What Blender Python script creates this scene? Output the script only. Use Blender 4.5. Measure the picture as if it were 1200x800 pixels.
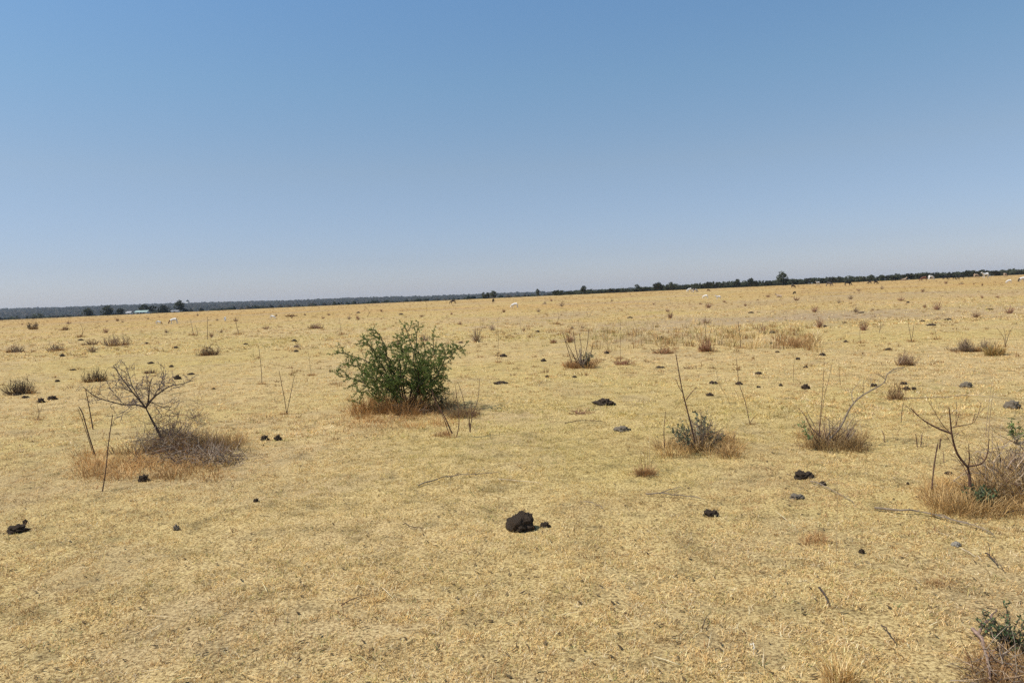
import bpy, math, random
import numpy as np
from mathutils import Vector, Matrix, noise as mnoise

for o in list(bpy.data.objects):
    bpy.data.objects.remove(o, do_unlink=True)
scene = bpy.context.scene
COL = scene.collection
R = math.radians

# ------------------------------------------------------------------ camera
W0, H0, F0 = 1200.0, 800.0, 867.0          # photograph size and focal length in its pixels
EYE = Vector((0.0, 0.0, 1.6))
PITCH, ROLL = math.atan(52.5 / F0), R(2.29)
f_ = Vector((0, math.cos(PITCH), -math.sin(PITCH)))
r0_ = Vector((1, 0, 0)); u0_ = r0_.cross(f_)
r_ = r0_ * math.cos(ROLL) - u0_ * math.sin(ROLL)
u_ = u0_ * math.cos(ROLL) + r0_ * math.sin(ROLL)
cam_data = bpy.data.cameras.new('camera')
cam = bpy.data.objects.new('camera', cam_data); COL.objects.link(cam)
cam_data.sensor_width = 36.0; cam_data.lens = 36.0 * F0 / W0
cam_data.clip_start = 0.05; cam_data.clip_end = 60000
M = Matrix((r_, u_, -f_)).transposed().to_4x4(); M.translation = EYE
cam.matrix_world = M
scene.camera = cam
scene.cycles.use_denoising = False

# ------------------------------------------------------------------ light
SUN_AZ, SUN_EL = R(-100), R(57)             # azimuth clockwise from +Y
world = bpy.data.worlds.new('World'); scene.world = world; world.use_nodes = True
wn = world.node_tree; wn.nodes.clear()
sky = wn.nodes.new('ShaderNodeTexSky'); sky.sky_type = 'NISHITA'; sky.sun_disc = False
sky.sun_elevation = SUN_EL; sky.sun_rotation = SUN_AZ % (2 * math.pi)
sky.altitude = 1000; sky.air_density = 1.15; sky.dust_density = 1.1; sky.ozone_density = 5.0
bg = wn.nodes.new('ShaderNodeBackground'); bg.inputs['Strength'].default_value = 0.134
wo = wn.nodes.new('ShaderNodeOutputWorld')
# the dry season sky is milkier and more lavender towards the horizon than the bare model: a tint that depends on elevation
tcw = wn.nodes.new('ShaderNodeTexCoord'); sxyz = wn.nodes.new('ShaderNodeSeparateXYZ'); wn.links.new(tcw.outputs['Generated'], sxyz.inputs[0])
rp = wn.nodes.new('ShaderNodeValToRGB'); el = rp.color_ramp.elements
for _ in range(3): el.new(.5)
for e_, (p_, c_) in zip(el, ((0.0, (.93, .92, 1.16)), (.054, (.93, .865, 1.0)), (.168, (1.16, 1.03, .95)), (.27, (1.14, 1.18, 1.08)), (.40, (1.10, 1.28, 1.26)))):
    e_.position = p_; e_.color = (c_[0] / 1.3, c_[1] / 1.3, c_[2] / 1.3, 1)
wn.links.new(sxyz.outputs['Z'], rp.inputs['Fac'])
mx = wn.nodes.new('ShaderNodeMix'); mx.data_type = 'RGBA'; mx.blend_type = 'MULTIPLY'; mx.inputs['Factor'].default_value = 1
wn.links.new(sky.outputs[0], mx.inputs[6]); wn.links.new(rp.outputs[0], mx.inputs[7])
wn.links.new(mx.outputs[2], bg.inputs[0]); wn.links.new(bg.outputs[0], wo.inputs[0])
sl = bpy.data.lights.new('sun', 'SUN'); sl.energy = 4.5; sl.angle = R(0.53); sl.color = (1.0, 0.95, 0.87)
sun = bpy.data.objects.new('sun', sl); COL.objects.link(sun)
sd = Vector((math.sin(SUN_AZ) * math.cos(SUN_EL), math.cos(SUN_AZ) * math.cos(SUN_EL), math.sin(SUN_EL)))
sun.rotation_euler = sd.to_track_quat('Z', 'Y').to_euler(); sun.location = (0, 0, 30)
vs = scene.view_settings
vs.view_transform = 'Standard'; vs.look = 'None'; vs.gamma = 1; vs.use_curve_mapping = False; vs.exposure = 0.10

HAZE_DENSITY = 0.85e-4

# ------------------------------------------------------------------ terrain
def sstep(a, b, t):
    t = np.clip((t - a) / (b - a), 0, 1); return t * t * (3 - 2 * t)

def lat(ix, iy, seed):
    n = (ix.astype(np.int64) * 374761393 + iy.astype(np.int64) * 668265263 + seed * 974634777) & 0xffffffff
    n = ((n ^ (n >> 13)) * 1274126177) & 0xffffffff
    return ((n ^ (n >> 16)) & 0xffff) / 65535.0

def vnoise(x, y, seed=0):
    x = np.asarray(x, float); y = np.asarray(y, float)
    ix = np.floor(x); iy = np.floor(y); fx = x - ix; fy = y - iy
    fx = fx * fx * (3 - 2 * fx); fy = fy * fy * (3 - 2 * fy)
    a = lat(ix, iy, seed); b = lat(ix + 1, iy, seed); c = lat(ix, iy + 1, seed); d = lat(ix + 1, iy + 1, seed)
    return (a * (1 - fx) + b * fx) * (1 - fy) + (c * (1 - fx) + d * fx) * fy

def fbm(x, y, seed=0, n=3):
    s = 0; a = 0.5; t = 0
    for i in range(n):
        s = s + a * vnoise(np.asarray(x) * 2 ** i, np.asarray(y) * 2 ** i, seed + i * 17); t += a; a *= 0.5
    return s / t

def H(x, y):
    x = np.asarray(x, float); y = np.asarray(y, float)
    side = np.clip(x, -320, 320)
    ramp = np.clip((y - 15) / 285, 0, 1.1) ** 1.15
    h = ramp * (1.08 + 0.0040 * side)
    h = h + (fbm(x / 3.1, y / 3.1, 5, 2) - 0.5) * 0.07 * sstep(3, 14, np.abs(y) + 0 * x)
    h = h + (fbm(x / 0.35, y / 0.35, 9, 2) - 0.5) * 0.035 * (1 - sstep(30, 60, np.hypot(x, y)))
    h = h - 11 * sstep(345, 800, y)
    px = x / np.maximum(y, 1)                      # direction, used only to vary the far ridge along its length
    ridge = 7 + 17 * sstep(300, -1700, x) + 5 * (vnoise(x / 260, y / 600, 3) - 0.5)
    h = h + ridge * sstep(900, 2700, y) + 11 * sstep(900, 2700, y) - 14 * sstep(3300, 5000, y)
    return h

def h1(x, y): return float(H(np.array([x]), np.array([y]))[0])

def ray(px, py):
    return (r_ * (px - W0 / 2) + u_ * (H0 / 2 - py) + f_ * F0).normalized()

def G(px, py):
    """ground point that the photograph shows at this pixel"""
    d = ray(px, py); ts = np.concatenate([np.arange(2, 60, .1), np.arange(60, 420, 1.0)])
    z = EYE.z + d.z * ts - H(d.x * ts, d.y * ts)
    k = np.where(z <= 0)[0]
    if len(k) == 0:
        t = 300.0
    else:
        k = k[0]
        if k == 0: t = ts[0]
        else:
            a, b = z[k - 1], z[k]; t = ts[k - 1] + (ts[k] - ts[k - 1]) * a / (a - b)
    x, y = d.x * t, d.y * t
    return Vector((x, y, h1(x, y)))

def P(px, py, Y):
    d = ray(px, py); return EYE + d * (Y / d.y)

# ------------------------------------------------------------------ mesh helpers
rng = np.random.default_rng(7)
rnd = random.Random(11)

def tag(o, label=None, cat=None, group=None, kind=None):
    if label: o['label'] = label
    if cat: o['category'] = cat
    if group: o['group'] = group
    if kind: o['kind'] = kind
    return o

def link(name, me, mat=None, parent=None):
    o = bpy.data.objects.new(name, me); COL.objects.link(o)
    if mat and me is not None: me.materials.append(mat)
    if parent is not None: o.parent = parent
    return o

def np_mesh(name, verts, quads=None, tris=None, cols=None, smooth=False):
    me = bpy.data.meshes.new(name)
    verts = np.asarray(verts, np.float32)
    me.vertices.add(len(verts)); me.vertices.foreach_set('co', verts.ravel())
    parts, starts, n = [], [], 0
    for arr, k in ((quads, 4), (tris, 3)):
        if arr is not None and len(arr):
            arr = np.asarray(arr, np.int32); parts.append(arr.ravel())
            starts.append(n + np.arange(len(arr), dtype=np.int32) * k); n += arr.size
    loops = np.concatenate(parts); st = np.concatenate(starts)
    me.loops.add(len(loops)); me.loops.foreach_set('vertex_index', loops)
    me.polygons.add(len(st)); me.polygons.foreach_set('loop_start', st)
    me.polygons.foreach_set('use_smooth', np.full(len(st), smooth))
    if cols is not None:
        a = me.color_attributes.new('Col', 'FLOAT_COLOR', 'POINT')
        c = np.ones((len(verts), 4), np.float32); c[:, :3] = cols; a.data.foreach_set('color', c.ravel())
    me.update(calc_edges=True); me.validate()
    return me

class MB:
    def __init__(s): s.v = []; s.f = []; s.c = []
    def tube(s, pts, rad, sides=5, col=(1, 1, 1)):
        base = len(s.v); n = len(pts)
        for i, p in enumerate(pts):
            d = (pts[min(i + 1, n - 1)] - pts[max(i - 1, 0)])
            d = d.normalized() if d.length > 1e-9 else Vector((0, 0, 1))
            a = d.orthogonal().normalized(); b = d.cross(a)
            for k in range(sides):
                t = 2 * math.pi * k / sides
                s.v.append(p + (a * math.cos(t) + b * math.sin(t)) * rad[i]); s.c.append(col)
        for i in range(n - 1):
            for k in range(sides):
                k2 = (k + 1) % sides
                s.f.append((base + i * sides + k, base + i * sides + k2, base + (i + 1) * sides + k2, base + (i + 1) * sides + k))
        s.f.append(tuple(base + k for k in range(sides))[::-1]); s.f.append(tuple(base + (n - 1) * sides + k for k in range(sides)))
    def leaf(s, p, d, side, l, w, col):
        b = len(s.v)
        s.v += [p, p + d * l * .5 + side * w * .5, p + d * l, p + d * l * .5 - side * w * .5]; s.c += [col] * 4
        s.f.append((b, b + 1, b + 2, b + 3))
    def box(s, lo, hi, col=(1, 1, 1)):
        b = len(s.v)
        for x in (lo[0], hi[0]):
            for y in (lo[1], hi[1]):
                for z in (lo[2], hi[2]): s.v.append(Vector((x, y, z))); s.c.append(col)
        for q in ((0, 1, 3, 2), (4, 6, 7, 5), (0, 4, 5, 1), (2, 3, 7, 6), (0, 2, 6, 4), (1, 5, 7, 3)): s.f.append(tuple(b + i for i in q))
    def build(s, name, mat, parent=None, smooth=False, origin=None):
        me = bpy.data.meshes.new(name)
        o0 = origin or Vector((0, 0, 0))
        me.from_pydata([tuple(v - o0) for v in s.v], [], s.f)
        a = me.color_attributes.new('Col', 'FLOAT_COLOR', 'POINT')
        a.data.foreach_set('color', np.array([(c[0], c[1], c[2], 1) for c in s.c], np.float32).ravel())
        if smooth: me.polygons.foreach_set('use_smooth', [True] * len(me.polygons))
        me.update()
        return link(name, me, mat, parent)

def empty(name, loc, rz=0):
    o = bpy.data.objects.new(name, None); COL.objects.link(o); o.location = loc; o.rotation_euler.z = rz; o.empty_display_size = .2
    return o

def children(o): return [c for c in bpy.data.objects if c.parent == o]
KIDS = {}
def copy_tree(o, kids, loc, rz=0, sc=1.0):
    c = o.copy(); COL.objects.link(c); c.location = loc; c.rotation_euler = (0, 0, rz); c.scale = (sc,) * 3 if not isinstance(sc, tuple) else sc
    for k in kids:
        q = k.copy(); COL.objects.link(q); q.parent = c
    return c

def place_children_local(root):
    """children were built in world coordinates around the root's own location"""
    pass

# blades of grass, vectorised: 5 vertices each (quad + tip) or 3
def blade_arrays(base, h, w, az, lean, col, droop=0.5, simple=False, tipcol=1.15):
    n = len(base)
    d1 = np.stack([np.cos(az) * np.sin(lean), np.sin(az) * np.sin(lean), np.cos(lean)], 1)
    l2 = np.minimum(lean + droop, 1.75)
    d2 = np.stack([np.cos(az) * np.sin(l2), np.sin(az) * np.sin(l2), np.cos(l2)], 1)
    wa = az + rng.uniform(.6, 2.5, n)
    s = np.stack([np.cos(wa), np.sin(wa), np.zeros(n)], 1) * (w[:, None] * .5)
    hh = h[:, None]
    if simple:
        tip = base + d1 * hh * .5 + d2 * hh * .5
        v = np.stack([base - s, base + s, tip], 1).reshape(-1, 3)
        i = np.arange(n)[:, None] * 3
        return v, None, i + np.array([[0, 1, 2]]), np.repeat(col, 3, 0)
    mid = base + d1 * hh * .5; tip = mid + d2 * hh * .5
    v = np.stack([base - s, base + s, mid + s * .8, mid - s * .8, tip], 1).reshape(-1, 3)
    i = np.arange(n)[:, None] * 5
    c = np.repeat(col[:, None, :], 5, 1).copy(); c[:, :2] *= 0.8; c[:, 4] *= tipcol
    return v, i + np.array([[0, 1, 2, 3]]), i + np.array([[3, 2, 4]]), np.clip(c.reshape(-1, 3), 0, 1)

def join_arrays(items):
    vs_, qs, ts, cs, n = [], [], [], [], 0
    for v, q, t, c in items:
        vs_.append(v); cs.append(c)
        if q is not None: qs.append(q + n)
        if t is not None: ts.append(t + n)
        n += len(v)
    return np.concatenate(vs_), (np.concatenate(qs) if qs else None), (np.concatenate(ts) if ts else None), np.concatenate(cs)

# ------------------------------------------------------------------ materials
def new_mat(name):
    m = bpy.data.materials.new(name); m.use_nodes = True; nt = m.node_tree; nt.nodes.clear()
    out = nt.nodes.new('ShaderNodeOutputMaterial'); return m, nt, out

def N(nt, t, **kw):
    n = nt.nodes.new(t)
    for k, v in kw.items(): setattr(n, k, v)
    return n

def noise_tex(nt, scale, detail=3, rough=.55, vec=None, dist=0):
    n = N(nt, 'ShaderNodeTexNoise'); n.inputs['Scale'].default_value = scale; n.inputs['Detail'].default_value = detail
    n.inputs['Roughness'].default_value = rough; n.inputs['Distortion'].default_value = dist
    if vec is not None: nt.links.new(vec, n.inputs['Vector'])
    return n.outputs['Fac']

def ramp(nt, fac, stops):
    r = N(nt, 'ShaderNodeValToRGB'); e = r.color_ramp.elements
    while len(e) < len(stops): e.new(0.5)
    for el, (p, c) in zip(e, stops): el.position = p; el.color = (c[0], c[1], c[2], 1) if not isinstance(c, (int, float)) else (c, c, c, 1)
    nt.links.new(fac, r.inputs['Fac']); return r.outputs['Color']

def mix(nt, fac, a, b, mode='MIX'):
    m = N(nt, 'ShaderNodeMix', data_type='RGBA', blend_type=mode)
    for sock, val in ((m.inputs['Factor'], fac), (m.inputs[6], a), (m.inputs[7], b)):
        if isinstance(val, (int, float)): sock.default_value = val
        elif isinstance(val, tuple): sock.default_value = (val[0], val[1], val[2], 1)
        else: nt.links.new(val, sock)
    return m.outputs[2]

def attr_mat(name, tint=(1, 1, 1), var=0.35, scale=8, transl=0.0, rough=.85, bump=0, bscale=60):
    """colour from the mesh's own colour attribute, varied by noise"""
    m, nt, out = new_mat(name)
    a = N(nt, 'ShaderNodeAttribute', attribute_name='Col')
    geo = N(nt, 'ShaderNodeNewGeometry')
    c = mix(nt, 1.0, a.outputs['Color'], tint, 'MULTIPLY')
    nz = ramp(nt, noise_tex(nt, scale, 2, vec=geo.outputs['Position']), [(.3, 1 - var), (.7, 1 + var)])
    c = mix(nt, 1.0, c, nz, 'MULTIPLY')
    p = N(nt, 'ShaderNodeBsdfPrincipled'); p.inputs['Roughness'].default_value = rough; p.inputs['Specular IOR Level'].default_value = .2
    nt.links.new(c, p.inputs['Base Color'])
    if bump:
        b = N(nt, 'ShaderNodeBump'); b.inputs['Strength'].default_value = bump; b.inputs['Distance'].default_value = .01
        nt.links.new(noise_tex(nt, bscale, 4, vec=geo.outputs['Position']), b.inputs['Height']); nt.links.new(b.outputs[0], p.inputs['Normal'])
    sh = p.outputs[0]
    if transl:
        t = N(nt, 'ShaderNodeBsdfTranslucent'); nt.links.new(c, t.inputs['Color'])
        ms = N(nt, 'ShaderNodeMixShader'); ms.inputs[0].default_value = transl
        nt.links.new(sh, ms.inputs[1]); nt.links.new(t.outputs[0], ms.inputs[2]); sh = ms.outputs[0]
    nt.links.new(sh, out.inputs['Surface'])
    return m

def plain_mat(name, col, col2=None, scale=20, rough=.8, bump=.0, bdist=.01):
    m, nt, out = new_mat(name)
    tc = N(nt, 'ShaderNodeTexCoord')
    f = noise_tex(nt, scale, 4, vec=tc.outputs['Object'])
    c = ramp(nt, f, [(.35, col), (.65, col2 or tuple(x * 1.3 for x in col))])
    p = N(nt, 'ShaderNodeBsdfPrincipled'); p.inputs['Roughness'].default_value = rough; p.inputs['Specular IOR Level'].default_value = .25
    nt.links.new(c, p.inputs['Base Color'])
    if bump:
        b = N(nt, 'ShaderNodeBump'); b.inputs['Strength'].default_value = bump; b.inputs['Distance'].default_value = bdist
        nt.links.new(f, b.inputs['Height']); nt.links.new(b.outputs[0], p.inputs['Normal'])
    nt.links.new(p.outputs[0], out.inputs['Surface']); return m

STRAW = np.array([(.70, .53, .26), (.82, .68, .42), (.60, .43, .20), (.36, .23, .11), (.56, .49, .22), (.74, .66, .50), (.24, .18, .085), (.34, .34, .14)])
RUST = np.array([(.50, .33, .14), (.60, .44, .22), (.36, .24, .11), (.70, .55, .31), (.44, .31, .14), (.26, .18, .10)])
BROWN = np.array([(.38, .22, .10), (.48, .31, .15), (.30, .17, .09), (.55, .40, .20), (.36, .25, .14), (.24, .14, .08)])
GREYT = np.array([(.26, .19, .11), (.34, .26, .15), (.20, .14, .08), (.42, .33, .19), (.30, .24, .14), (.15, .11, .065)])
M_GRASS = attr_mat('dry_grass_blades', tint=(1.07, .96, .785), var=.16, scale=1.4, transl=.22)
M_BARK = attr_mat('bark', var=.35, scale=25, bump=.4)
M_LEAF = attr_mat('leaves', var=.25, scale=9, transl=.25, rough=.6)
M_TREE = attr_mat('tree_foliage', var=.3, scale=.6, transl=.15)

# ------------------------------------------------------------------ ground
def bare(x, y):
    """0..1: worn, browner earth"""
    b = sstep(.60, .78, fbm(x / 9 + 3, y / 14, 21, 3)) * .55
    b = b + .6 * np.exp(-(((x - 22) / 13) ** 4)) * np.exp(-(((y - 36) / 7.5) ** 2)) * (.6 + .6 * fbm(x / 2, y / 2, 8, 2))
    b = b + .5 * np.exp(-(((x - 34) / 22) ** 4)) * np.exp(-(((y - 68) / 12) ** 2))
    b = b + .35 * sstep(.55, .8, fbm(x / .9, y / .9, 40, 2))
    return np.clip(b, 0, 1)

def spaced(lo, hi, n, k):
    a = np.linspace(math.asinh(lo / k), math.asinh(hi / k), n); return np.sinh(a) * k
gx = spaced(-5200, 5200, 560, 1.6); gy = spaced(-60, 5600, 620, 1.4) + 2.5
X, Y = np.meshgrid(gx, gy)
Z = H(X, Y)
nx, ny = len(gx), len(gy)
idx = np.arange(nx * ny).reshape(ny, nx)
quads = np.stack([idx[:-1, :-1], idx[:-1, 1:], idx[1:, 1:], idx[1:, :-1]], -1).reshape(-1, 4)
bare_v = bare(X, Y).ravel()
gme = np_mesh('ground', np.stack([X, Y, Z], -1).reshape(-1, 3), quads, None, np.stack([bare_v, sstep(352, 400, Y).ravel(), (sstep(30, 120, Y) * (.45 + .55 * sstep(.35, .6, fbm(X / 25, Y / 30, 66, 3)))).ravel()], 1), smooth=True)

m, nt, out = new_mat('dry_ground')
geo = N(nt, 'ShaderNodeNewGeometry'); pos = geo.outputs['Position']
at = N(nt, 'ShaderNodeAttribute', attribute_name='Col')
fine = noise_tex(nt, 55, 6, .7, pos)
mid_ = noise_tex(nt, 3.2, 5, .65, pos)
big = noise_tex(nt, .11, 4, .55, pos)
huge = noise_tex(nt, .017, 3, .5, pos)
straw = ramp(nt, fine, [(.34, (.13, .09, .05)), (.44, (.36, .27, .15)), (.52, (.60, .48, .27)), (.64, (.76, .64, .41))])
straw = mix(nt, ramp(nt, big, [(.40, 0.), (.60, .6)]), straw, mix(nt, 1.0, straw, (.90, .96, .68), 'MULTIPLY'))
straw = mix(nt, ramp(nt, huge, [(.45, 0.), (.60, .7)]), straw, mix(nt, 1.0, straw, (1.0, .90, .80), 'MULTIPLY'))
soil = ramp(nt, fine, [(.32, (.16, .12, .08)), (.48, (.37, .29, .20)), (.66, (.56, .46, .34))])
sep = N(nt, 'ShaderNodeSeparateColor'); nt.links.new(at.outputs['Color'], sep.inputs[0])
straw = mix(nt, sep.outputs[2], straw, mix(nt, 1.0, straw, (.92, .83, .73), 'MULTIPLY'))
c = mix(nt, sep.outputs[0], straw, soil)
c = mix(nt, 1.0, c, ramp(nt, mid_, [(.33, .60), (.47, .98), (.66, 1.10)]), 'MULTIPLY')
p = N(nt, 'ShaderNodeBsdfPrincipled'); p.inputs['Roughness'].default_value = .95; p.inputs['Specular IOR Level'].default_value = .1
c = mix(nt, 1.0, c, (.965, .862, .665), 'MULTIPLY')
c = mix(nt, sep.outputs[1], c, (.10, .085, .055))
nt.links.new(c, p.inputs['Base Color'])
b = N(nt, 'ShaderNodeBump'); b.inputs['Strength'].default_value = .8; b.inputs['Distance'].default_value = .02
nt.links.new(fine, b.inputs['Height']); nt.links.new(b.outputs[0], p.inputs['Normal'])
nt.links.new(p.outputs[0], out.inputs['Surface'])
ground = link('ground', gme, m); tag(ground, kind='structure')

# ------------------------------------------------------------------ short dry grass mat (stuff)
def pick(pal, n, bias=None):
    k = rng.choice(len(pal), n, p=bias); return pal[k] * rng.uniform(.8, 1.2, (n, 1))

def scatter(n, d0, d1, power, half=0.80):
    """points in the field of view, number per metre of distance ~ d^(1-power)"""
    u = rng.random(n); e = 2 - power
    d = (d0 ** e + u * (d1 ** e - d0 ** e)) ** (1 / e) if abs(e) > 1e-6 else d0 * (d1 / d0) ** u
    x = rng.uniform(-half, half, n) * (d + 1.2); return x, d

items = []
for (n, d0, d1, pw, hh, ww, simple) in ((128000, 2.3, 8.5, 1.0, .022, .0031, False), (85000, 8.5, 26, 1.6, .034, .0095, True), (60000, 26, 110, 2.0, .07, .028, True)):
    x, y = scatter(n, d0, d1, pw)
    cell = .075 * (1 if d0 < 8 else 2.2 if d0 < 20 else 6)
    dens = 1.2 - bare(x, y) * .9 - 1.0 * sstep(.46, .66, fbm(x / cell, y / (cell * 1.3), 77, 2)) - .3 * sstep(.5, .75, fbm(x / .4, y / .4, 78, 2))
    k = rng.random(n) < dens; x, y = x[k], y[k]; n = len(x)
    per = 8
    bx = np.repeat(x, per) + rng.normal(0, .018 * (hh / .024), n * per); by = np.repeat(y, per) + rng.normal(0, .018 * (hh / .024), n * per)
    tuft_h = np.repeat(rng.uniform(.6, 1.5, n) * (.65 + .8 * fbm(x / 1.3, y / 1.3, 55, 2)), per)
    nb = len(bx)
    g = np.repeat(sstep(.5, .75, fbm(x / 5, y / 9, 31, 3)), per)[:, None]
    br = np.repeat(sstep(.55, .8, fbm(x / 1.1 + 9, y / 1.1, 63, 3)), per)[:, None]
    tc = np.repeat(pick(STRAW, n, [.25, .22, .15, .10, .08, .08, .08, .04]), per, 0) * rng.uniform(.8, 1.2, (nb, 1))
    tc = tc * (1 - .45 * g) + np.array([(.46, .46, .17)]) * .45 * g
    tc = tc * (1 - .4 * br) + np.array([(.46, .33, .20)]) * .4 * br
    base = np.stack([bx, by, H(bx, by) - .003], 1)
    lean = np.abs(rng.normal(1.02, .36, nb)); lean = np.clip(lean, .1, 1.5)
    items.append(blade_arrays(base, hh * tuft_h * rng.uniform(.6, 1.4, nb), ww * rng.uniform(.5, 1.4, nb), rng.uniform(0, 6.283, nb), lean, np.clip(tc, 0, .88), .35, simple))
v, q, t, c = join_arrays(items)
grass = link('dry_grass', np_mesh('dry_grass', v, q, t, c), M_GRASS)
tag(grass, 'short straw coloured dry grass covering the whole plain', 'grass', kind='stuff')

# scattered weeds, straws and tall tufts that nobody could count
items = []
def tussocks(x, y, rad, hgt, per, pal, spread=.55, w=.006, droop=.5, bias=None, simple=False):
    n = len(x); rad = np.broadcast_to(rad, (n,)); hgt = np.broadcast_to(hgt, (n,))
    rr = np.repeat(rad, per) * np.sqrt(rng.random(n * per)) ; aa = rng.uniform(0, 6.283, n * per)
    bx = np.repeat(x, per) + rr * np.cos(aa); by = np.repeat(y, per) + rr * np.sin(aa)
    nb = n * per
    az = aa + rng.normal(0, .8, nb)
    lean = np.clip(np.abs(rng.normal(0, spread, nb)) + .5 * spread * rr / np.maximum(np.repeat(rad, per), 1e-3), 0, 1.5)
    col = np.repeat(pick(pal, n, bias), per, 0) * rng.uniform(.7, 1.25, (nb, 1))
    col = col * .6 + pick(pal, nb, bias) * .4
    base = np.stack([bx, by, H(bx, by) - .01], 1)
    ww = np.broadcast_to(w, (n,)); ww = np.repeat(ww, per)
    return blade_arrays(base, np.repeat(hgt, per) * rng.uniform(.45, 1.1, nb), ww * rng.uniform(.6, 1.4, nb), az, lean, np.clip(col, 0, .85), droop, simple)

x, y = scatter(9000, 14, 300, 1.15)
k = rng.random(len(x)) < .25 + .9 * sstep(.45, .72, fbm(x / 11, y / 22, 91, 3)); x, y = x[k], y[k]
s = .6 + y / 110
items.append(tussocks(x, y, .10 * s, .13 * s ** .5 * rng.uniform(.5, 1.5, len(x)), 18, BROWN * .85, .65, .015 * s))
x, y = scatter(2200, 20, 300, 1.2)
k = rng.random(len(x)) < .1 + .9 * sstep(.5, .7, fbm(x / 15 + 5, y / 25, 97, 3)); x, y = x[k], y[k]
s = .6 + y / 110
items.append(tussocks(x, y, .10 * s, .22 * s ** .4 * rng.uniform(.5, 1.3, len(x)), 14, STRAW, .5, .012 * s))
# belt of taller yellow grass right of the middle
def belt(px0, px1, py0, py1, n, hgt, pal, per=22, w=.012, spread=.4):
    pts = [G(rnd.uniform(px0, px1), rnd.triangular(py0, py1, (py0 + py1) / 2)) for _ in range(n)]
    return tussocks(np.array([q.x for q in pts]), np.array([q.y for q in pts]), .16, hgt * rng.uniform(.5, 1.2, n), per, pal, spread, w)
items.append(belt(690, 960, 376, 414, 170, .36, STRAW))
items.append(belt(740, 950, 380, 412, 45, .30, BROWN))
items.append(belt(905, 955, 398, 411, 26, .40, BROWN))
items.append(belt(560, 720, 378, 400, 40, .26, BROWN))
# near straws and small brown weeds
x, y = scatter(1900, 2.6, 18, 1.2)
items.append(tussocks(x, y, .03, .05 * rng.uniform(.5, 1.5, len(x)), 12, BROWN, .8, .004))
x, y = scatter(300, 2.6, 14, 1.2)
items.append(tussocks(x, y, .04, .04, 8, np.array([(.13, .17, .07), (.18, .22, .09), (.20, .20, .10)]), .9, .007))
n = 1500; x, y = scatter(n, 2.6, 14, 1.2)                          # straws lying flat
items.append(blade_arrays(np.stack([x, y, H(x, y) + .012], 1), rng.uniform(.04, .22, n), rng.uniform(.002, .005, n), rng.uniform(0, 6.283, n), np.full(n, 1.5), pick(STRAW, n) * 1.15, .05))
x, y = scatter(5500, 8, 250, 1.2); s = .6 + y / 90
items.append(tussocks(x, y, .05 * s, .045 * s ** .5 * rng.uniform(.5, 1.3, len(x)), 10, GREYT * .6, .9, .014 * s))
n = 5200; x, y = scatter(n, 2.6, 16, 1.3)                          # dark plant litter
items.append(blade_arrays(np.stack([x, y, H(x, y) + .008], 1), rng.uniform(.01, .045, n), rng.uniform(.006, .018, n), rng.uniform(0, 6.283, n), np.full(n, 1.4), pick(GREYT, n) * .5, .1))
v, q, t, c = join_arrays(items)
weeds = link('dry_weeds', np_mesh('dry_weeds', v, q, t, np.clip(c, 0, .85)), M_GRASS)
tag(weeds, 'brown weeds, tall straw and plant litter scattered through the short grass', 'ground cover', kind='stuff')

# ------------------------------------------------------------------ far woodland (stuff)
def ico_clumps(x, y, z, s, hs, colr):
    """rough many-faced clumps: one per bush"""
    phi = (1 + 5 ** .5) / 2
    iv = np.array([(-1, phi, 0), (1, phi, 0), (-1, -phi, 0), (1, -phi, 0), (0, -1, phi), (0, 1, phi), (0, -1, -phi), (0, 1, -phi), (phi, 0, -1), (phi, 0, 1), (-phi, 0, -1), (-phi, 0, 1)]) / 1.9
    it = np.array([(0, 11, 5), (0, 5, 1), (0, 1, 7), (0, 7, 10), (0, 10, 11), (1, 5, 9), (5, 11, 4), (11, 10, 2), (10, 7, 6), (7, 1, 8), (3, 9, 4), (3, 4, 2), (3, 2, 6), (3, 6, 8), (3, 8, 9), (4, 9, 5), (2, 4, 11), (6, 2, 10), (8, 6, 7), (9, 8, 1)])
    n = len(x); vv = iv[None] * (1 + rng.normal(0, .22, (n, 12, 3))) * np.stack([s, s, hs], 1)[:, None, :]
    vv = vv + np.stack([x, y, z + hs * .8], 1)[:, None, :]
    return vv.reshape(-1, 3), None, (it[None] + np.arange(n)[:, None, None] * 12).reshape(-1, 3), np.repeat(colr, 12, 0)
items = []
n = 24000
d = 620 + (3300 - 620) * rng.random(n) ** .8; x = rng.uniform(-.86, .35, n) * d
pal = np.array([(.026, .032, .018), (.036, .038, .024), (.05, .044, .032), (.02, .026, .015), (.065, .056, .042)])
s = rng.uniform(2.0, 5.5, n); hs = rng.uniform(1.6, 3.4, n)
items.append(ico_clumps(x, d, H(x, d), s, hs, pick(pal, n)))
n = 5000                                                            # crest
d = rng.uniform(2500, 2900, n); x = rng.uniform(-.86, .4, n) * d
items.append(ico_clumps(x, d, H(x, d), rng.uniform(3, 8, n), 1.3 + 3.6 * rng.random(n) ** 3, pick(pal, n)))
n = 2600                                                            # bush just past the rim of the plain
d = rng.uniform(430, 640, n); x = rng.uniform(-.86, .5, n) * d
items.append(ico_clumps(x, d, H(x, d), rng.uniform(1., 2.4, n), rng.uniform(.9, 1.9, n), pick(pal, n)))
v, q, t, c = join_arrays(items)
wood = link('woodland', np_mesh('woodland', v, q, t, c), M_TREE)
tag(wood, 'hazy dark woodland covering the far low hills', 'woodland', kind='stuff')

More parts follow.
